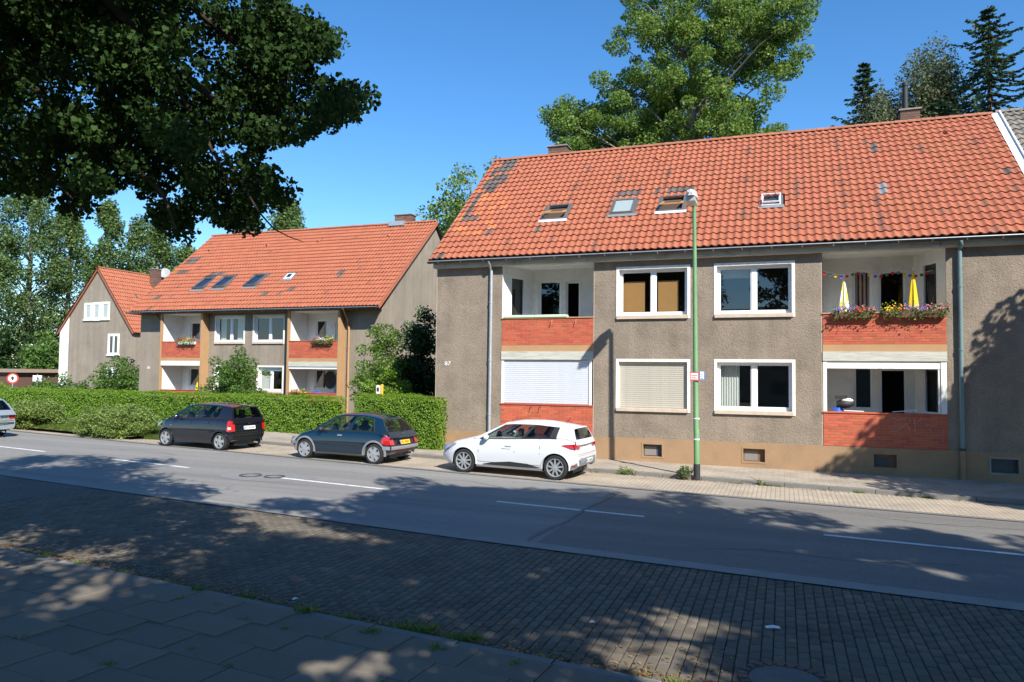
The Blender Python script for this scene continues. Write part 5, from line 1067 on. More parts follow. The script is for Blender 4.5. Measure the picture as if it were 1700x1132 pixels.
# big poplar behind the front house
r = np.random.RandomState(41)
C = np.concatenate([ellipsoid(r, 190, (-5.4, 48, 23.0), (5.9, 5, 9.5), .25), ellipsoid(r, 85, (-9.4, 48, 19.4), (3.8, 4, 3.8), .3), ellipsoid(r, 65, (-12.5, 47, 18.0), (2.5, 3, 3.4), .3), ellipsoid(r, 50, (-1.2, 48, 24.2), (3.4, 3, 3.0), .3), ellipsoid(r, 30, (-2.5, 48, 18), (3.4, 3, 2.5), .3)])
tree('poplar_tree', 'tall bright green poplar rising behind the roof of the front house', 'tree', (-5.6, 48, -.1), [(-5.6, 48, -.1), (-5.5, 48, 9), (-5.4, 48.1, 18), (-5.6, 48, 29)], [.5, .42, .28, .08], C, r.uniform(.45, 1.05, len(C)), 'leaf_poplar', .19, 250, 42, 'bark_pale', limbs=150, limb_r=.045, droop=.1)
# trees showing left of the front roof
def round_tree(name, label, x, y, z0, z1, rad, seed, n, lm, leaf=.26, group=None, nl=80, bark='bark', rr_=(.6, 1.0)):
    r = np.random.RandomState(seed); zc = (z0+z1)/2; C = ellipsoid(r, n, (x, y, zc), (rad, rad*.8, (z1-z0)/2), .3)
    return tree(name, label, 'tree', (x, y, -.5), [(x, y, -.6), (x, y, z0*.6+.3), (x+.1, y, zc), (x, y, z1*.9)], [.22, .18, .13, .04], C, r.uniform(*rr_, len(C)), lm, leaf, nl, seed+1, bark, group, limbs=min(n, 60))
p = at(782, 272, 42); round_tree('broadleaf_tree', 'green treetop showing over the left end of the front roof', p[0], 42, 7.5, p[2], 2.9, 51, 95, 'leaf_poplar', .22)
p = at(850, 250, 43); round_tree('broadleaf_tree', 'tip of a tree peeping over the ridge at the left end of the front roof', p[0], 43, 8.0, p[2], 2.2, 57, 50, 'leaf_poplar', .22)
p = at(722, 338, 44); round_tree('broadleaf_tree', 'small green treetop in the gap between the two red roofs', p[0], 44, 6.5, p[2], 2.2, 53, 64, 'leaf_poplar', .22)
# poplars on the left horizon
far = [(-20, 265, 600, 30, 'leftmost tall poplar under the lime boughs'), (55, 288, 600, 34, 'second tall poplar from the left picture edge'), (118, 340, 600, 26, 'third poplar from the left picture edge, beside the gabled house'), (182, 328, 560, 16, 'slender poplar standing above the pointed gable'), (215, 356, 560, 17, 'slender poplar leaning right above the gabled house roof'), (262, 366, 540, 26, 'poplar directly behind the satellite dish'), (312, 398, 520, 16, 'poplar top showing at the left end of the second red roof'), (478, 326, 470, 24, 'poplar showing above the middle of the second red roof'), (418, 350, 470, 18, 'poplar half hidden by the lime twig above the second roof')]
for k, (px_, top, bot, wpx, lb) in enumerate(far):
    Y = 64+5*(k % 3); a = at(px_, top, Y); b = at(px_, 620, Y); hw = abs(at(px_+wpx, 500, Y)[0]-a[0])*1.05; r = np.random.RandomState(60+k); n = 120 if wpx > 20 else 75
    zz = r.rand(n)**.9; zc = 2+(a[2]-3)*zz; wd = hw*np.where(zz > .7, (1.02-zz)/.32, .62+.38*np.sin(zz*4))
    ang = r.uniform(0, 6.28, n); q = np.sqrt(r.rand(n)); C = np.stack([a[0]+q*np.cos(ang)*wd+(zz*1.5 if k == 4 else 0), Y+q*np.sin(ang)*wd, zc], 1)
    tree('poplar_tree', lb, 'tree', (a[0], Y, -.6), [(a[0], Y, -.7), (a[0], Y, 8), (a[0]+.2, Y, a[2]*.6), (a[0], Y, a[2]-1)], [.45, .38, .25, .06], C, r.uniform(.75, 1.25, n)*(1.25 if wpx > 20 else .95), 'leaf_poplar_far', .34, 150, 80+k, 'bark_pale', 'poplars on the left horizon', limbs=50, limb_r=.07, flat=1.15)
# undergrowth below the poplars
for k, (px_, ytop, wpx, Y, lb) in enumerate(((20, 540, 45, 58, 'rounded bush at the foot of the leftmost poplar'), (85, 560, 40, 55, 'bush between the poplars and the gabled house'), (-30, 500, 40, 60, 'tall bush cut by the left picture edge'))):
    a = at(px_, ytop, Y); hw = abs(at(px_+wpx, ytop, Y)[0]-a[0]); r = np.random.RandomState(100+k); C = ellipsoid(r, 55, (a[0], Y, a[2]*.5), (hw, hw*.6, a[2]*.55), .3)
    tree('bush', lb, 'bush', (a[0], Y, -.6), [(a[0], Y, -.7), (a[0], Y, a[2]*.5)], [.15, .05], C, r.uniform(.7, 1.1, 55), 'leaf_dark' if k != 1 else 'leaf_bush', .36, 75, 110+k, limbs=20)
# conifers and birch behind the right end of the front roof
def spruce(label, x, y, top, base_r, seed, z_lo=2.0):
    r = np.random.RandomState(seed); t = thing('spruce_tree', label, 'tree', (x, y, -.1), group='conifers behind the front house'); mb_ = MB(); mb_.tube([(x, y, -.1), (x, y, top*.5), (x, y, top-.2)], [.28, .18, .02], 8); P_ = []; D_ = []
    z = z_lo
    while z < top-.15:
        f = (z-z_lo)/(top-z_lo); L0 = base_r*(1-f)**.85+.08; nb = int(7+r.randint(3))
        a0 = r.uniform(0, 6.28)
        for k in range(nb):
            a = a0+2*math.pi*k/nb+r.uniform(-.25, .25); L_ = L0*r.uniform(.35, 1.3)*(.75+.35*math.sin(a*2+z*1.7)); p0 = np.array([x, y, z]); dr = np.array([math.cos(a), math.sin(a), 0])
            tip = p0+dr*L_+np.array([0, 0, -.22*L_+.14*L_]); mid = p0+dr*L_*.55+np.array([0, 0, -.20*L_]); mb_.tube([p0, mid, tip], [.035, .02, .006], 4, cap=False)
            n = int(14+L_*34)
            for q in range(n):
                s = r.rand()**.8; c = (p0*(1-s)+mid*s*2*(1-s)+tip*s*s) if False else p0+(mid-p0)*min(1, s*1.8)+(tip-mid)*max(0, s*1.8-1)/.8
                sd = np.cross(dr, [0, 0, 1])*r.choice([-1, 1])*r.uniform(.3, 1); d = dr*.7+sd+np.array([0, 0, r.uniform(-.5, .1)]); d /= np.linalg.norm(d); P_.append(c); D_.append(d*r.uniform(.16, .40)*(0.55+.45*L_/max(.3, base_r)))
        z += r.uniform(.36, .56)*(1-.35*f)
    P_ = np.array(P_); D_ = np.array(D_); W_ = np.cross(D_, r.normal(0, 1, P_.shape)); W_ /= np.linalg.norm(W_, axis=1)[:, None]; W_ *= .055
    V = np.stack([P_, P_+D_*.45+W_, P_+D_, P_+D_*.45-W_], 1).reshape(-1, 3); mb_.build('trunk', 'bark_dark', t, smooth=True); npmesh('crown', V, np.arange(len(V)).reshape(-1, 4), 'needle', t)
p = at(1640, 2, 40); spruce('tall dark spruce with a pointed top behind the right end of the roof', p[0], 40, p[2], 8.8, 121, 7)
p = at(1434, 98, 41); spruce('smaller dark spruce standing left of the flue pipe', p[0], 41, p[2], 4.8, 122, 8)
p = at(1562, 92, 42); spruce('shorter dense spruce close beside the tall spruce', p[0], 42, p[2], 7.2, 123, 8)
r = np.random.RandomState(131); p = at(1520, 150, 43); C = np.concatenate([ellipsoid(r, 95, (p[0]+.2, 41, 16.4), (1.7, 1.0, 3.0), .1), ellipsoid(r, 65, (p[0]-1.8, 41, 15.4), (1.5, 1.0, 2.4), .1)])
tree('birch_tree', 'pale feathery birch between the spruces behind the roof', 'tree', (p[0], 41, -.1), [(p[0], 41, -.1), (p[0], 41, 9), (p[0], 41, 18)], [.2, .15, .03], C, r.uniform(.4, .7, len(C)), 'leaf_birch', .13, 120, 132, 'bark_pale', limbs=60, droop=.5, flat=1.4)
# growth between the two houses
def shrub(name, label, x, y, z0, h, rx, ry, seed, n, lm, leaf, nl, rc=(.22, .36), group=None, top=None):
    r = np.random.RandomState(seed); C = ellipsoid(r, n*2, (x, y, z0+h*.42), (rx, ry, h*.6), .25); C = C[C[:, 2] > z0+.08][:n]
    return tree(name, label, 'shrub' if name != 'bush' else 'bush', (x, y, z0), [(x, y, z0-.08), (x, y, z0+h*.3), (x, y, z0+h*.7)], [.06, .05, .02], C, r.uniform(*rc, len(C)), lm, leaf, nl, seed+1, limbs=min(n, 40), limb_r=.02, group=group)
def px_shrub(name, label, px0, px1, ytop, Y, z0, seed, n, lm, leaf, nl, rc, dep=None, group=None):
    a, b = at(px0, ytop, Y), at(px1, ytop, Y); rx = (b[0]-a[0])/2*.88; return shrub(name, label, (a[0]+b[0])/2, Y, z0, (a[2]-z0)*.98, rx, dep or rx*.8, seed, n, lm, leaf, nl, rc, group)
px_shrub('bush', 'tall dark bush against the left corner of the front house', 668, 740, 490, 27.5, -.1, 141, 150, 'leaf_dark', .13, 75, (.3, .5), 1.3)
px_shrub('bush', 'tall light green bush left of the dark one between the houses', 596, 690, 526, 26.6, -.1, 143, 170, 'leaf_poplar', .11, 100, (.25, .45), 1.2)
px_shrub('bush', 'bright bush behind the yellow marker post', 588, 690, 606, 25.3, .0, 145, 90, 'leaf_hedge', .09, 90, (.25, .38), .7)
px_shrub('bush', 'loose light green bush in front of the middle windows of the second house', 335, 456, 578, 29.4, -.2, 147, 220, 'leaf_bush', .11, 70, (.2, .42), 1.2)
px_shrub('bush', 'green bush in front of the gabled house', 130, 268, 594, 33.5, -.3, 149, 170, 'leaf_bush', .13, 85, (.3, .5), 1.2)
px_shrub('bush', 'low green bush above the hedge at far left', 28, 150, 622, 33, -.3, 151, 110, 'leaf_bush', .14, 60, (.3, .5), 1.2)
px_shrub('bush', 'small bush behind the hedge at the left picture edge', -40, 40, 632, 32, -.3, 153, 60, 'leaf_hedge', .14, 60, (.3, .5), 1.2)
px_shrub('shrub', 'right one of two low arching shrubs beside the road', 132, 262, 672, 20.7, .28, 155, 190, 'leaf_shrub', .075, 150, (.2, .34), 1.1, 'low roadside shrubs')
px_shrub('shrub', 'left one of two low arching shrubs, behind the silver car', 18, 104, 664, 21.5, .34, 157, 170, 'leaf_shrub', .075, 150, (.2, .34), 1.1, 'low roadside shrubs')
# clipped hedges
def hedge(label, pts, depth, h, seed, dens=520, leaf=.075, lm='leaf_hedge', z_abs=None):
    r = np.random.RandomState(seed); x0, y0 = pts[0]; t = thing('hedge', label, 'hedge', (x0, y0, zg(x0))); V = []; O_ = []; core = MB()
    for (xa, ya), (xb, yb) in zip(pts[:-1], pts[1:]):
        L_ = math.hypot(xb-xa, yb-ya); u = np.array([(xb-xa)/L_, (yb-ya)/L_, 0]); n_ = np.array([u[1], -u[0], 0]); za, zb = (z_abs, z_abs) if z_abs is not None else (zg(xa), zg(xb))
        for area, face in ((L_*h, 0), (L_*depth, 1), (L_*h*.25, 2), (depth*h, 3), (depth*h, 4)):
            m_ = int(area*dens); s, q = r.rand(m_), r.rand(m_); j = np.abs(r.normal(0, .07, m_))*-1+.05+.05*np.sin(s*L_*5+q*9)*np.sin(q*7+s*L_*2.3)
            base = np.array([xa, ya, za]); z = np.array([0, 0, 1.0])
            if face == 0: p_ = base+np.outer(s*L_, u)+np.outer(q*h, z)+np.outer(j, n_); o_ = np.tile(n_, (m_, 1))
            elif face == 1: p_ = base+np.outer(s*L_, u)-np.outer(q*depth, n_)+np.outer(h+j+np.abs(r.normal(0, .03, m_)), z); o_ = np.tile(z, (m_, 1))
            elif face == 2: p_ = base+np.outer(s*L_, u)+np.outer(q*h, z)-np.outer(depth+j, n_); o_ = np.tile(-n_, (m_, 1))
            elif face == 3: p_ = base-np.outer(s*depth, n_)+np.outer(q*h, z)-np.outer(j, u); o_ = np.tile(-u, (m_, 1))
            else: p_ = base+np.outer(L_+j, u)-np.outer(s*depth, n_)+np.outer(q*h, z); o_ = np.tile(u, (m_, 1))
            p_[:, 2] += (zb-za)*np.clip(((p_-base)@u)/L_, 0, 1); V.append(p_); O_.append(o_)
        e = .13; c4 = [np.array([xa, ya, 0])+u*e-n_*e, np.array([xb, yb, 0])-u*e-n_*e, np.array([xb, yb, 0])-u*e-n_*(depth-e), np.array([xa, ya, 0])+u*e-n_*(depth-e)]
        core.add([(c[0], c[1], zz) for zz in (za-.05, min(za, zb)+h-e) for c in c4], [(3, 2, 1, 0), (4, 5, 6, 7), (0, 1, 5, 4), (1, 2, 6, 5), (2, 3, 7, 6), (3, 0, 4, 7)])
    V = np.concatenate(V); O_ = np.concatenate(O_); Q, F = leaf_quads(V, leaf, r, out=O_*1.3); npmesh('foliage', Q, F, lm, t); core.build('dark_core', 'leaf_dark', t)  # solid core box, its dark colour stands for the shade between the leaves
hedge('long clipped green hedge in front of the second house', [(-36.0, 25.6), (-28.0, 25.2), (-22.0, 24.8), (-16.4, 24.4)], 1.1, 1.58, 161, 1000, .060, z_abs=.04)
hedge('short clipped green hedge at the left corner of the front house', [(-13.95, 22.3), (-10.55, 21.95)], 1.0, 1.74, 162, 1300, .052)
# weed at the lamp post
shrub('weed', 'leafy weed at the foot of the green lamp post', LX-.28, LY-.06, zg(LX), .34, .26, .12, 171, 26, 'leaf_bush', .06, 14, (.07, .12))
shrub('weed', 'small weed at the kerb left of the lamp post', -3.95, cy(-3.95)+5.5, zg(-4), .16, .26, .08, 173, 14, 'leaf_hedge', .045, 12, (.06, .1))
shrub('weed', 'small weed at the kerb right of the lamp post', -.55, cy(-.55)+5.5, zg(0), .12, .22, .07, 175, 12, 'leaf_hedge', .045, 12, (.06, .1))

# ------------------------------------------------------------------ cars
mat('car_white', (0.60, 0.61, 0.63), 0.28, coat=0.8, spec=0.5); mat('car_teal', (0.003, 0.017, 0.034), 0.25, coat=1.0); mat('car_black', (0.008, 0.008, 0.014), 0.22, coat=1.0); mat('car_silver', (0.42, 0.47, 0.49), 0.32, metal=0.55, coat=0.8)
mat('car_trim', (0.022, 0.022, 0.024), 0.55); mat('bumper_grey', (0.20, 0.21, 0.225), 0.6); mat('tyre', (0.018, 0.018, 0.019), 0.85, bump=0.2, bscale=120); mat('rim', (0.42, 0.43, 0.44), 0.38, metal=0.5); mat('hub_dark', (0.03, 0.03, 0.032), 0.7)
mat('tail_red', (0.42, 0.012, 0.012), 0.15, coat=1.0); mat('tail_clear', (0.62, 0.55, 0.55), 0.15, coat=1.0); mat('head_glass', (0.25, 0.28, 0.34), 0.08, coat=1.0, spec=.8); mat('plate_white', (0.75, 0.76, 0.78), 0.5); mat('plate_yellow', (0.80, 0.48, 0.02), 0.5); mat('seat_cloth', (0.05, 0.055, 0.065), 0.9); mat('car_floor', (0.02, 0.02, 0.022), 0.9)
def wheel(parent, x, y, r, wd, side, spokes, kind):
    "tyre, rim with spokes; axis along y; side = -1 outer face towards -y"
    t = MB().lathe([(r*.72, -wd*.48), (r*.93, -wd*.5), (r*.985, -wd*.4), (r, -wd*.2), (r, wd*.2), (r*.985, wd*.4), (r*.93, wd*.5), (r*.72, wd*.48)], (0, 0, 0), 36, axis='y', capends=False).build('wheel', 'tyre', parent, (0, 0, 0), smooth=50, local=True)
    t.location = (x, y, r); ri = r*.735; s = side*wd*.5
    MB().lathe([(ri, s*.92), (ri*1.0, s*1.02), (ri*.93, s*1.0), (ri*.88, s*.55)], (0, 0, 0), 36, axis='y', capends=False).build('rim', 'rim', t, smooth=50, local=True)
    MB().lathe([(ri*.93, s*.45), (ri*.9, s*.46)], (0, 0, 0), 30, axis='y').build('brake_backing', 'hub_dark', t, local=True)
    sp = MB()
    for k in range(spokes):
        a = 2*math.pi*k/spokes+.2; hw = {'multi': .13, 'five': .25, 'disc': .27}[kind]*ri; c_, s_ = math.cos(a), math.sin(a)
        def P(u, v, w): return (u*c_-v*s_, w, u*s_+v*c_)
        q = [(ri*.14, hw*.75), (ri*.92, hw*(.62 if kind == 'multi' else 1.0)), (ri*.92, -hw*(.62 if kind == 'multi' else 1.0)), (ri*.14, -hw*.75)]
        sp.add([P(u, v, s*(1.0 if u < ri*.5 else .93)) for u, v in q]+[P(u, v, s*.7) for u, v in q], [(0, 1, 2, 3), (0, 4, 5, 1), (1, 5, 6, 2), (2, 6, 7, 3), (3, 7, 4, 0)])
    sp.build('spokes', 'rim', t, local=True); MB().lathe([(ri*.24, s*.7), (ri*.24, s*1.0), (ri*.16, s*1.06), (.002, s*1.07)], (0, 0, 0), 16, axis='y').build('hub_cap', 'rim', t, local=True)
def car(name, label, p, loc, rz, group='cars parked in the far bay'):
    """hatchback seen from its left rear. Local x: 0 at the nose to L at the tail, y: 0 on the centre line (-y = near side), z up."""
    T = thing(name, label, 'car', loc, rz, group); L, W, r = p['L'], p['W'], p['r']; xf, xr = p['xf'], p['xr']; hw = W/2; ox = (xf+xr)/2
    # lower body: loft of cross-sections
    n = 64; s = np.linspace(0, 1, n); xs = L*(.5-.5*np.cos(np.pi*s))*.6+L*s*.4; xs[0] = 0; xs[-1] = L
    top = pch(*zip(*p['top']), xs); bot = pch(*zip(*p['bot']), xs); pw = pch(*zip(*p['plan']), xs)*hw; sh = pch(*zip(*p['side']), xs)
    rings = []
    for x, zt, zb, w_, zs in zip(xs, top, bot, pw, sh):
        zs = min(zs, zt); h = zs-zb
        half = [(0, zb), (w_*.55, zb), (w_*.90, zb+.012*h), (w_*.972, zb+.09*h), (w_*.990, zb+.24*h), (w_*1.0, zb+.44*h), (w_*.997, zb+.60*h), (w_*.982, zb+.74*h), (w_*.962, zb+.88*h), (w_*.935, zb+.97*h), (w_*.89, zs+(zt-zs)*.30), (w_*.70, zs+(zt-zs)*.72), (w_*.40, zs+(zt-zs)*.95), (0, zt)]
        rings.append([(x, -y, z) for y, z in half]+[(x, y, z) for y, z in half[-2:0:-1]])
    k = len(rings[0]); mb_ = MB(); mb_.v = [v for g in rings for v in g]
    # raked tail / nose: shift x with height
    def shear(v):
        x, y, z = v; f = max(0, (x-(L-.45))/.45); x -= f*pch(*zip(*p['tail']), z)
        g = max(0, (.5-x)/.5); x += g*pch(*zip(*p['nose']), z)+ (g**1.0)*p.get('bow', .10)*(abs(y)/hw)**2.2
        x -= max(0, (v[0]-(L-.4))/.4)*.06*(abs(y)/hw)**2.5; return (x, y, z)
    mb_.v = [shear(v) for v in mb_.v]
    mb_.f = [(i*k+j, (i+1)*k+j, (i+1)*k+(j+1) % k, i*k+(j+1) % k) for i in range(n-1) for j in range(k)]+[tuple(range(k)), tuple(range(n*k-1, (n-1)*k-1, -1))]; mb_.m = [0]*len(mb_.f)
    body = mb_.build('body', p['paint'], T, (0, 0, 0), local=True)
    cut = MB()
    for wx in (xf, xr):
        for sd in (-1, 1): cut.lathe([(r+.055, min(sd*hw*.60, sd*hw*1.2)), (r+.055, max(sd*hw*.60, sd*hw*1.2))], (wx, 0, r), 40, axis='y')
    cut.f = [f[::-1] for f in cut.f]
    co = cut.build('cutter', 'car_trim', None)
    for o_ in (body, co):
        bmm = __import__('bmesh'); b_ = bmm.new(); b_.from_mesh(o_.data); bmm.ops.recalc_face_normals(b_, faces=b_.faces); b_.to_mesh(o_.data); b_.free()
    body.parent = None; body.location = (0, 0, 0)
    md = body.modifiers.new('arch', 'BOOLEAN'); md.object = co; md.operation = 'DIFFERENCE'; md.solver = 'EXACT'; md.material_mode = 'TRANSFER'
    bpy.context.view_layer.update(); me = bpy.data.meshes.new_from_object(body.evaluated_get(bpy.context.evaluated_depsgraph_get())); body.modifiers.clear(); body.data = me; me.name = 'body'
    bpy.data.objects.remove(co); body.parent = T; body.location = (-ox, 0, 0); me.polygons.foreach_set('use_smooth', [True]*len(me.polygons)); me.set_sharp_from_angle(angle=R(38))
    off = Vector((-ox, 0, 0))
    def part(m_, nm, mt, parent=None, smooth=False):
        o_ = m_.build(nm, mt, parent or T, (0, 0, 0), smooth=smooth, local=True); o_.location = off if parent is None else (0, 0, 0); return o_
    def bw(x): return float(np.interp(x, xs, pw))
    # greenhouse: belt line, roof rail, ends
    ub, rail = np.array(p['belt']), np.array(p['rail']); U = np.linspace(0, 1, 33)
    bx = ub[0, 0]+(ub[-1, 0]-ub[0, 0])*U; rx = rail[0, 0]+(rail[-1, 0]-rail[0, 0])*U; bz = pch(ub[:, 0], ub[:, 1], bx); rz_ = pch(rail[:, 0], rail[:, 1], rx)
    wb_ = np.array([bw(x) for x in bx])*.925; wr = hw*pch([0, .15, .6, 1], p['railw'], U)
    wb_[-6:] *= np.linspace(1, .99, 6)
    def S_(u, v, sd, push=0):
        i = u*32; x0, x1 = np.interp(i, range(33), bx), np.interp(i, range(33), rx); z0, z1 = np.interp(i, range(33), bz), np.interp(i, range(33), rz_); y0, y1 = np.interp(i, range(33), wb_), np.interp(i, range(33), wr)
        vc = max(v, 0.0); b_ = .030*math.sin(math.pi*vc)+.08*min(v, 0.0); return (x0+(x1-x0)*vc, sd*(y0+(y1-y0)*vc+b_+push), z0+(z1-z0)*v)
    vb = [-.3, .05, .28, .52, .75, p.get('wtop', .88), 1.0]
    lights = p['lights']          # list of (u0, u1) windows
    ue = sorted({0, 1, *[a for l in list(lights)+list(p['pillars']) for a in l[:2]], *np.linspace(0, 1, 17).round(4)})
    for sd in (-1, 1):
        fr = MB(); gl = {}; pil = {}
        for a, b in zip(ue[:-1], ue[1:]):
            for c, d in zip(vb[:-1], vb[1:]):
                m_ = (a+b)/2; li = next((i for i, l in enumerate(lights) if l[0] <= m_ <= l[1]), None); g = li is not None and vb[1] <= c and d <= vb[-2]
                q = [S_(a, c, sd), S_(b, c, sd), S_(b, d, sd), S_(a, d, sd)]; ip = next((i for i, l in enumerate(p['pillars']) if l[0] <= m_ <= l[1]), None); (gl.setdefault(li, MB()) if g else (pil.setdefault(ip, MB()) if ip is not None else fr)).quad(*(q if sd < 0 else q[::-1]))
        for pm_ in pil.values(): part(pm_, 'pillar', p['paint'], smooth=30)
        f_ = part(fr, 'window_surround', p.get('surround', 'car_trim'), smooth=30)
        for li, g in gl.items(): part(g, 'side_window', p['glass'][1] if li else p['glass'][0], smooth=True)
    for sd in (-1, 1):
        m_ = MB()
        for a, b in zip(U[:-1], U[1:]):
            q = [S_(a, .90, sd, .005), S_(b, .90, sd, .005), S_(b, 1, sd, .005), S_(a, 1, sd, .005)]; m_.quad(*(q if sd < 0 else q[::-1]))
        part(m_, 'roof_rail', p['paint'], smooth=30)
    # roof
    m_ = MB(); vs = []; ny = 13
    for i in range(33):
        for j in range(ny): t_ = -1+2*j/(ny-1); vs.append((rx[i]-.05*(1-t_*t_)*(1 if i < 4 else 0)*(1-i/4), wr[i]*t_, rz_[i]+p['crown']*(1-t_**2)**.8*(.35+.65*math.sin(math.pi*min(1, .12+U[i]*.9)))))
    m_.add(vs, [(i*ny+j, (i+1)*ny+j, (i+1)*ny+j+1, i*ny+j+1) for i in range(32) for j in range(ny-1)]); roof = part(m_, 'roof', p['paint'], smooth=40)
    part(MB().tube([(rx[26], 0, rz_[26]+p['crown']), (rx[26]+.10, 0, rz_[26]+p['crown']+.16)], .008, 5), 'antenna', 'car_trim') if p.get('antenna') else None
    # windscreen and rear window (frame + pane)
    for nm, i, sgn, mg in (('windscreen', 0, -1, p['glass'][0]), ('rear_window', 32, 1, p['glass'][1])):
        fr = MB(); g = MB(); bowb, bowt = (.10, .055) if i == 0 else (.035, .03)
        zl = rz_[i]+p['crown']*.35*.9; us = [0, .05, .25, .5, .75, .95, 1]; vv = [-.16, .08, .35, .65, .92, 1] if i == 0 else [-.35, .07, .4, .65, .90, 1]
        def Q(a, v):
            t_ = 2*a-1; y = (wb_[i]*(1-v)+wr[i]*v)*t_+.03*math.sin(math.pi*v)*t_; x = bx[i]*(1-v)+rx[i]*v+sgn*(bowb*(1-v)+bowt*v)*(1-t_*t_); z = bz[i]*(1-v)+(rz_[i]+p['crown']*(1-t_**2)**.8*.42)*v; return (x, y, z)
        for a, b in zip(us[:-1], us[1:]):
            for c, d in zip(vv[:-1], vv[1:]):
                q = [Q(a, c), Q(a, d), Q(b, d), Q(b, c)] if i == 0 else [Q(a, c), Q(b, c), Q(b, d), Q(a, d)]
                (g if us[1] <= a and b <= us[-2] and vv[1] <= c and d <= vv[-2] else fr).quad(*q)
        part(fr, nm, p['paint'] if i else 'car_trim', smooth=30); part(g, 'pane', mg, smooth=True)
    # interior: deck, seats, wheel, dashboard
    zi = float(bz.min())-.02
    part(MB().box(bx[0]+.05, bx[-1]-.12, -wb_[10]*.93, wb_[10]*.93, zi-.3, zi-.03), 'interior', 'car_floor')
    for sx, ys in ((.40, (-.36, .36)), (.74, (-.38, .0, .38))):
        x = bx[0]+(bx[-1]-bx[0])*sx
        for y in ys:
            q = MB(); q.bevbox(x-.03, x+.10, y-.20, y+.20, zi-.1, zi+.17, .04); q.bevbox(x+.02, x+.10, y-.11, y+.11, zi+.17, zi+.33, .03); part(q, 'seat', 'seat_cloth')
    part(MB().lathe([(.17, -.012), (.185, 0), (.17, .012)], (0, 0, 0), 20, axis='x'), 'steering_wheel', 'car_trim').location = Vector((bx[0]+.55, -.35, zi+.06))+off
    # wheels, arches
    for wx in (xf, xr):
        for sd in (-1, 1): wheel(T, wx-ox, sd*(hw-.105), r, .185, sd, *p['wheel'])
    for wx in (xf, xr):
        for sd in (-1, 1):
            m_ = MB(); na = 20; a0, a1 = R(-8), R(188); ro, ri = r+.055+p['lip'], r+.05; vs = []
            for i in range(na+1):
                a = a0+(a1-a0)*i/na; c_, s_ = math.cos(a), math.sin(a); xo = wx+ro*c_
                for rr_, yy in ((ri, hw*.90), (ri, bw(xo)*1.004+.006), (ro, bw(xo)*1.004+.003), (ro+.004, bw(xo)*.955)): vs.append((wx+rr_*c_, sd*yy, max(.10, r+rr_*s_)))
            m_.add(vs, [(i*4+j, (i+1)*4+j, (i+1)*4+j+1, i*4+j+1) for i in range(na) for j in range(3)]); part(m_, 'wheel_arch', p['archm'], smooth=40)
    for wx in (xf, xr): part(MB().box(wx-r-.05, wx+r+.05, -hw*.58, hw*.58, .16, .5), 'wheel_well', 'car_trim')
    # side details on the near and far flank
    def flank(x, z, sd, push=.004):
        i = int(np.clip(np.searchsorted(xs, x), 0, n-1)); zb, zs, w_ = bot[i], sh[i], pw[i]; f = (z-zb)/(zs-zb); return (x, sd*(w_*float(np.interp(f, [0, .09, .24, .44, .60, .74, .88, .97, 1.02], [.9, .972, .99, 1., .997, .982, .962, .935, .91]))+push), z)
    def flank_patch(nm, mt, cols, parent=None, push=.004, sds=(-1, 1)):
        "strip of the flank: cols = [(x, z_low, z_high)]"
        for sd in sds:
            m_ = MB()
            for (xa, a0, a1), (xb, b0, b1) in zip(cols[:-1], cols[1:]):
                for f0, f1 in ((0, .5), (.5, 1)):
                    q = [flank(xa, a0+(a1-a0)*f0, sd, push), flank(xb, b0+(b1-b0)*f0, sd, push), flank(xb, b0+(b1-b0)*f1, sd, push), flank(xa, a0+(a1-a0)*f1, sd, push)]; m_.quad(*(q if sd < 0 else q[::-1]))
            part(m_, nm, mt, parent, smooth=30)
    for x, zlo, zhi in p['seams']: flank_patch('door_seam', 'car_trim', [(x-.006, zlo, zhi), (x+.006, zlo, zhi)], push=.002)
    flank_patch('sill_seam', 'car_trim', [(x, p['sillz']-.004, p['sillz']+.004) for x in np.linspace(p['seams'][0][0], p['seams'][-1][0], 12)], push=.002)
    for x, z in p['handles']: flank_patch('door_handle', p.get('handlem', p['paint']), [(x-.09, z-.014, z+.014), (x-.05, z-.02, z+.02), (x+.05, z-.02, z+.02), (x+.09, z-.014, z+.014)], push=.025)
    for nm, mt, cols, ps in p.get('strips', []): flank_patch(nm, mt, cols, push=ps)
    for sd in (-1, 1):   # mirrors
        x = bx[0]+.42; z = bz[2]+.07; y = sd*(wb_[6]+.10); part(blob(MB(), (x, y, z), (.075, .10, .075), 12, 8, 3), 'mirror', p.get('mirrorm', p['paint']), smooth=True); part(MB().tube([(x+.02, sd*(wb_[6]-.02), z-.06), (x+.02, y, z-.03)], .025, 6), 'mirror_stalk', 'car_trim')
    # tail face: x of the tail surface at (y, z)
    def tailx(y, z): return L-float(pch(*zip(*p['tail']), z))-.06*(abs(y)/hw)**2.5
    def tail_patch(nm, mt, y0, y1, z0, z1, push=.006, nn=6, parent=None, taper=0):
        m_ = MB(); ys = np.linspace(y0, y1, nn); zz = np.linspace(z0, z1, 5)
        for a, b in zip(ys[:-1], ys[1:]):
            for c, d in zip(zz[:-1], zz[1:]): m_.quad(*[(tailx(y, z)+push, y, z) for y, z in ((a, c), (b, c), (b, d), (a, d))])
        return part(m_, nm, mt, parent, smooth=30)
    for nm, mt, y0, y1, z0, z1, ps in p['rear']:
        tail_patch(nm, mt, y0, y1, z0, z1, ps)
        if nm != 'licence_plate' and y0*y1 > 0: tail_patch(nm, mt, -y1, -y0, z0, z1, ps)
        if nm == 'licence_plate':
            tail_patch('plate_band', 'sign_blue', y0, y0+.04, z0+.003, z1-.003, ps+.003)
            for i in range(7):
                if i != 2: tail_patch('plate_mark', 'car_trim', y0+.07+i*.058, y0+.07+i*.058+.03, z0+.025, z1-.025, ps+.003, 2)
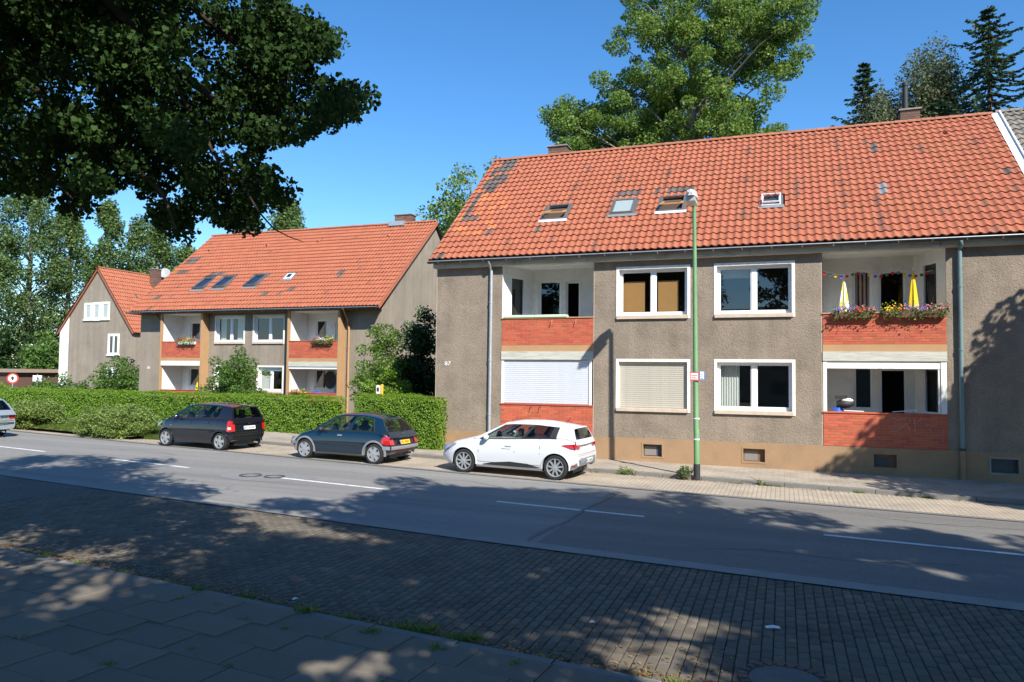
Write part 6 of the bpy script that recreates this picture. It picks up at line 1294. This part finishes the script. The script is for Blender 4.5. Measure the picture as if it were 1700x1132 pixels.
    for nm, mt, cols, ps in p['lamps']: flank_patch(nm, mt, cols, push=ps)
    if p.get('badge'): tail_patch('badge', 'rim', -.045, .045, p['badge'], p['badge']+.09, .012, 4)
    tail_patch('hatch_seam', 'car_trim', -hw*.8, hw*.8, p['hatch'], p['hatch']+.008, .004)
    # headlight on the nose corner
    for x0, z0, x1, z1, hgt in (p['head'],): flank_patch('headlight', 'head_glass', [(x0+(x1-x0)*f, z0+(z1-z0)*f-hgt*.5*(1-f*.75), z0+(z1-z0)*f+hgt*.5*(1-f*.75)) for f in np.linspace(0, 1, 7)], push=.008)
    m_ = MB()
    part(MB().tube([(bx[-1]+.05, 0, bz[-1]+.04), (bx[-1]-.02, .28, bz[-1]+.10)], .009, 5), 'rear_wiper', 'car_trim')
    part(MB().tube([(L-.35, hw*.45, .22), (L-.02, hw*.45, .21)], .025, 8), 'exhaust', 'zinc')
    return T
CLIO = dict(L=4.06, W=1.73, r=.312, xf=.855, xr=3.444, paint='car_white', glass=('car_glass', 'car_glass_dark'), crown=.05, lip=.012, archm='car_white', wheel=(9, 'multi'), wtop=.88,
    top=[(0, .56), (.10, .68), (.30, .78), (.75, .89), (1.15, .985), (1.4, .97), (3.3, 1.03), (3.75, 1.02), (4.06, .97)], side=[(0, .52), (.12, .62), (.4, .74), (.8, .84), (1.2, .90), (2.0, .945), (3.0, 1.01), (3.6, 1.03), (4.06, .96)],
    bot=[(0, .30), (.2, .20), (.6, .18), (3.4, .19), (3.75, .25), (4.06, .36)], plan=[(0, .70), (.12, .80), (.35, .91), (.75, .975), (1.3, .985), (2.2, 1.0), (3.2, 1.0), (3.7, .97), (4.06, .86)],
    tail=[(.3, .06), (.5, .0), (.68, .02), (.9, .10), (1.05, .16)], nose=[(.2, .08), (.4, .0), (.6, .05), (.75, .16)], bow=.22,
    belt=[(1.10, .90), (2.0, .945), (2.9, 1.0), (3.55, 1.045), (3.93, 1.0)], rail=[(1.92, 1.335), (2.3, 1.385), (2.8, 1.39), (3.3, 1.355), (3.80, 1.30)], railw=[.66, .68, .67, .62],
    lights=[(.10, .475), (.515, .76)], pillars=[(0, .055), (.83, 1.0)], seams=[(1.28, .34, .88), (2.32, .34, .95), (3.02, .62, 1.0)], sillz=.335, handles=[(2.16, .80)], 
    strips=[('door_trim', 'car_trim', [(1.42, .265, .275), (1.7, .262, .335), (2.2, .26, .385), (2.7, .262, .36), (3.02, .275, .285)], .010), ('door_mark', 'bumper_grey', [(1.95, .70, .712), (2.0, .695, .715), (2.08, .70, .71), (2.2, .697, .712)], .003)],
    rear=[('bumper_insert', 'bumper_grey', -.62, .62, .36, .56, .008), ('licence_plate', 'plate_white', -.26, .26, .42, .53, .018), ('tail_lamp', 'tail_red', -.80, -.52, .80, .92, .010)], hatch=.66, badge=.86,
    lamps=[('tail_lamp', 'tail_red', [(3.60, .865, .875), (3.72, .83, .90), (3.85, .80, .92), (3.98, .80, .91)], .010), ('rear_reflector', 'tail_red', [(3.86, .36, .39), (3.98, .37, .40)], .008), ('rear_bumper', 'bumper_grey', [(3.80, .27, .30), (3.9, .27, .38), (4.0, .34, .46)], .006)],
    head=(.16, .62, .60, .76, .15), antenna=True, mirrorm='car_white')
CORSA = dict(L=3.73, W=1.61, r=.285, xf=.71, xr=3.153, paint='car_teal', glass=('car_glass', 'car_glass'), crown=.055, lip=.045, archm='bumper_grey', wheel=(6, 'disc'), wtop=.90, surround='car_trim',
    top=[(0, .52), (.08, .62), (.25, .70), (.6, .80), (.95, .885), (1.2, .88), (3.0, .93), (3.5, .90), (3.73, .84)], side=[(0, .48), (.1, .56), (.35, .68), (.7, .77), (1.0, .83), (1.8, .875), (2.8, .90), (3.4, .90), (3.73, .83)],
    bot=[(0, .28), (.15, .20), (.5, .18), (3.1, .19), (3.5, .24), (3.73, .33)], plan=[(0, .72), (.1, .82), (.3, .92), (.7, .98), (1.3, .99), (2.2, 1.0), (3.0, .995), (3.5, .96), (3.73, .86)],
    tail=[(.3, .05), (.48, .0), (.62, .05), (.85, .13), (.95, .17)], nose=[(.2, .06), (.4, .0), (.55, .05), (.7, .15)], bow=.2,
    belt=[(.92, .83), (1.7, .87), (2.6, .895), (3.2, .91), (3.56, .88)], rail=[(1.68, 1.30), (2.0, 1.345), (2.5, 1.355), (2.9, 1.32), (3.22, 1.26)], railw=[.66, .68, .66, .60],
    lights=[(.08, .48), (.53, .83)], pillars=[(0, .045), (.485, .525), (.85, 1.0)], seams=[(1.02, .30, .82), (2.12, .30, .87)], sillz=.30, handles=[(1.98, .76)], handlem='bumper_grey', mirrorm='car_trim',
    strips=[('side_moulding', 'car_trim', [(1.08, .50, .54), (1.8, .50, .545), (2.75, .51, .555)], .012), ('front_bumper_strip', 'bumper_grey', [(.05, .42, .50), (.2, .42, .50), (.36, .42, .50)], .012)],
    rear=[('bumper_strip', 'bumper_grey', -.72, .72, .42, .52, .02), ('licence_plate', 'plate_yellow', -.26, .26, .56, .67, .014), ('tail_lamp', 'tail_red', -.74, -.55, .56, .80, .012), ('hatch_panel', 'car_trim', -.5, .5, .685, .76, .004)], hatch=.54, badge=.78,
    lamps=[('tail_lamp', 'tail_red', [(3.39, .65, .69), (3.42, .60, .75), (3.47, .57, .78), (3.55, .555, .79), (3.64, .56, .79)], .014), ('bumper_strip', 'bumper_grey', [(3.44, .42, .52), (3.55, .42, .52), (3.66, .42, .52)], .02)], head=(.10, .56, .36, .63, .12))
PICANTO = dict(L=3.535, W=1.595, r=.278, xf=.65, xr=3.02, paint='car_black', glass=('car_glass', 'car_glass'), crown=.055, lip=.012, archm='car_black', wheel=(5, 'five'), wtop=.90, surround='car_black',
    top=[(0, .60), (.08, .70), (.25, .82), (.5, .91), (.80, .99), (1.1, .97), (2.8, 1.02), (3.3, 1.0), (3.535, .95)], side=[(0, .54), (.1, .64), (.3, .77), (.6, .87), (.9, .93), (1.6, .96), (2.6, 1.0), (3.2, 1.0), (3.535, .93)],
    bot=[(0, .28), (.15, .20), (.5, .18), (2.9, .19), (3.3, .24), (3.535, .33)], plan=[(0, .72), (.1, .82), (.3, .92), (.65, .975), (1.2, .985), (2.0, 1.0), (2.9, .995), (3.3, .96), (3.535, .87)],
    tail=[(.3, .05), (.48, .0), (.62, .02), (.85, .06), (1.05, .10)], nose=[(.2, .06), (.4, .0), (.6, .05), (.78, .15)], bow=.2,
    belt=[(.76, .93), (1.5, .965), (2.4, 1.0), (3.0, 1.03), (3.43, 1.0)], rail=[(1.45, 1.36), (1.8, 1.41), (2.3, 1.425), (2.8, 1.41), (3.28, 1.365)], railw=[.68, .70, .69, .64],
    lights=[(.10, .45), (.50, .80)], pillars=[(0, .05), (.84, 1.0)], seams=[(.98, .32, .92), (1.82, .32, .97), (2.62, .55, 1.0)], sillz=.32, handles=[(1.70, .84), (2.46, .87)],
    strips=[('side_moulding', 'car_trim', [(1.0, .54, .58), (1.8, .54, .585), (2.6, .55, .595)], .010), ('side_repeater', 'fl_orange', [(.86, .70, .72), (.90, .70, .72)], .008)],
    rear=[('licence_plate', 'plate_white', -.26, .26, .66, .77, .016), ('tail_lamp', 'tail_red', -.75, -.60, .62, .92, .012), ('bumper_crease', 'car_trim', -.7, .7, .50, .515, .006)], hatch=.56, badge=.84,
    lamps=[('tail_lamp', 'tail_red', [(3.30, .62, .93), (3.38, .60, .95), (3.47, .60, .94)], .012), ('tail_lamp_lens', 'tail_clear', [(3.34, .67, .75), (3.45, .67, .75)], .016)], head=(.10, .64, .40, .78, .14))
ESTATE = dict(CLIO, L=4.54, W=1.73, r=.31, xf=.80, xr=3.51, paint='car_silver', archm='car_silver', mirrorm='car_silver', glass=('car_glass_dark', 'car_glass_dark'), wheel=(5, 'five'),
    top=[(0, .52), (.10, .63), (.4, .74), (1.0, .86), (1.40, .93), (1.7, .92), (3.7, .97), (4.3, .96), (4.54, .92)], side=[(0, .48), (.12, .58), (.5, .72), (1.0, .80), (1.5, .87), (2.4, .90), (3.6, .94), (4.2, .94), (4.54, .90)],
    bot=[(0, .28), (.2, .19), (.6, .17), (3.6, .18), (4.1, .23), (4.54, .30)], plan=[(0, .70), (.12, .80), (.35, .91), (.75, .975), (1.5, .99), (2.5, 1.0), (3.6, .99), (4.2, .95), (4.54, .87)],
    tail=[(.3, .03), (.5, .0), (.7, .05), (.9, .08), (1.0, .12)], belt=[(1.35, .87), (2.4, .90), (3.4, .94), (4.1, .96), (4.42, .94)], rail=[(2.05, 1.33), (2.5, 1.38), (3.0, 1.39), (3.6, 1.37), (4.05, 1.33)],
    seams=[(1.5, .32, .86), (2.55, .32, .90), (3.3, .5, .93)], sillz=.32, handles=[(2.4, .78), (3.2, .8)], strips=[('side_moulding', 'car_trim', [(1.5, .48, .52), (3.0, .48, .52)], .01)],
    rear=[('bumper_strip', 'car_trim', -.70, .70, .50, .54, .014), ('licence_plate', 'plate_white', -.26, .26, .70, .81, .014), ('tail_lamp', 'tail_red', -.74, -.55, .66, .90, .012)], hatch=.60, badge=.84,
    lamps=[('tail_lamp', 'tail_red', [(4.24, .66, .90), (4.35, .65, .91), (4.46, .65, .91)], .012)], head=(.16, .58, .5, .68, .13), antenna=False)
def park(name, label, p, f, r_, group=None):
    "put the near-side wheels at f (front) and r_ (rear)"
    f, r_ = np.array(f), np.array(r_); d = (r_[:2]-f[:2]); th = math.atan2(d[1], d[0]); mid = (f+r_)/2; nrm = np.array([-math.sin(th), math.cos(th)]); c = mid[:2]+nrm*(p['W']/2-.105)
    T = car(name, label, p, (c[0], c[1], mid[2]), th, group or 'cars parked in the far bay'); T.rotation_euler = (0, -math.atan2(r_[2]-f[2], np.linalg.norm(d)), th)
park('parked_car', 'white five-door hatchback parked in front of the grey house', CLIO, (-8.0, 18.28, zg(-8)), (-5.41, 18.10, zg(-5.4)))
park('parked_car', 'dark teal three-door hatchback with yellow number plate parked at the hedge gap', CORSA, (-13.35, 18.75, zg(-13.3)), (-10.9, 18.58, zg(-10.9)))
park('parked_car', 'black small five-door hatchback parked in front of the long hedge', PICANTO, (-19.16, 19.27, zg(-19.2)), (-16.8, 19.10, zg(-16.8)))
park('estate_car', 'silver estate car leaving the picture at the left edge', ESTATE, (-29.45, 17.80, zg(-29)), (-26.75, 17.40, zg(-26.3)), 'cars on the road')
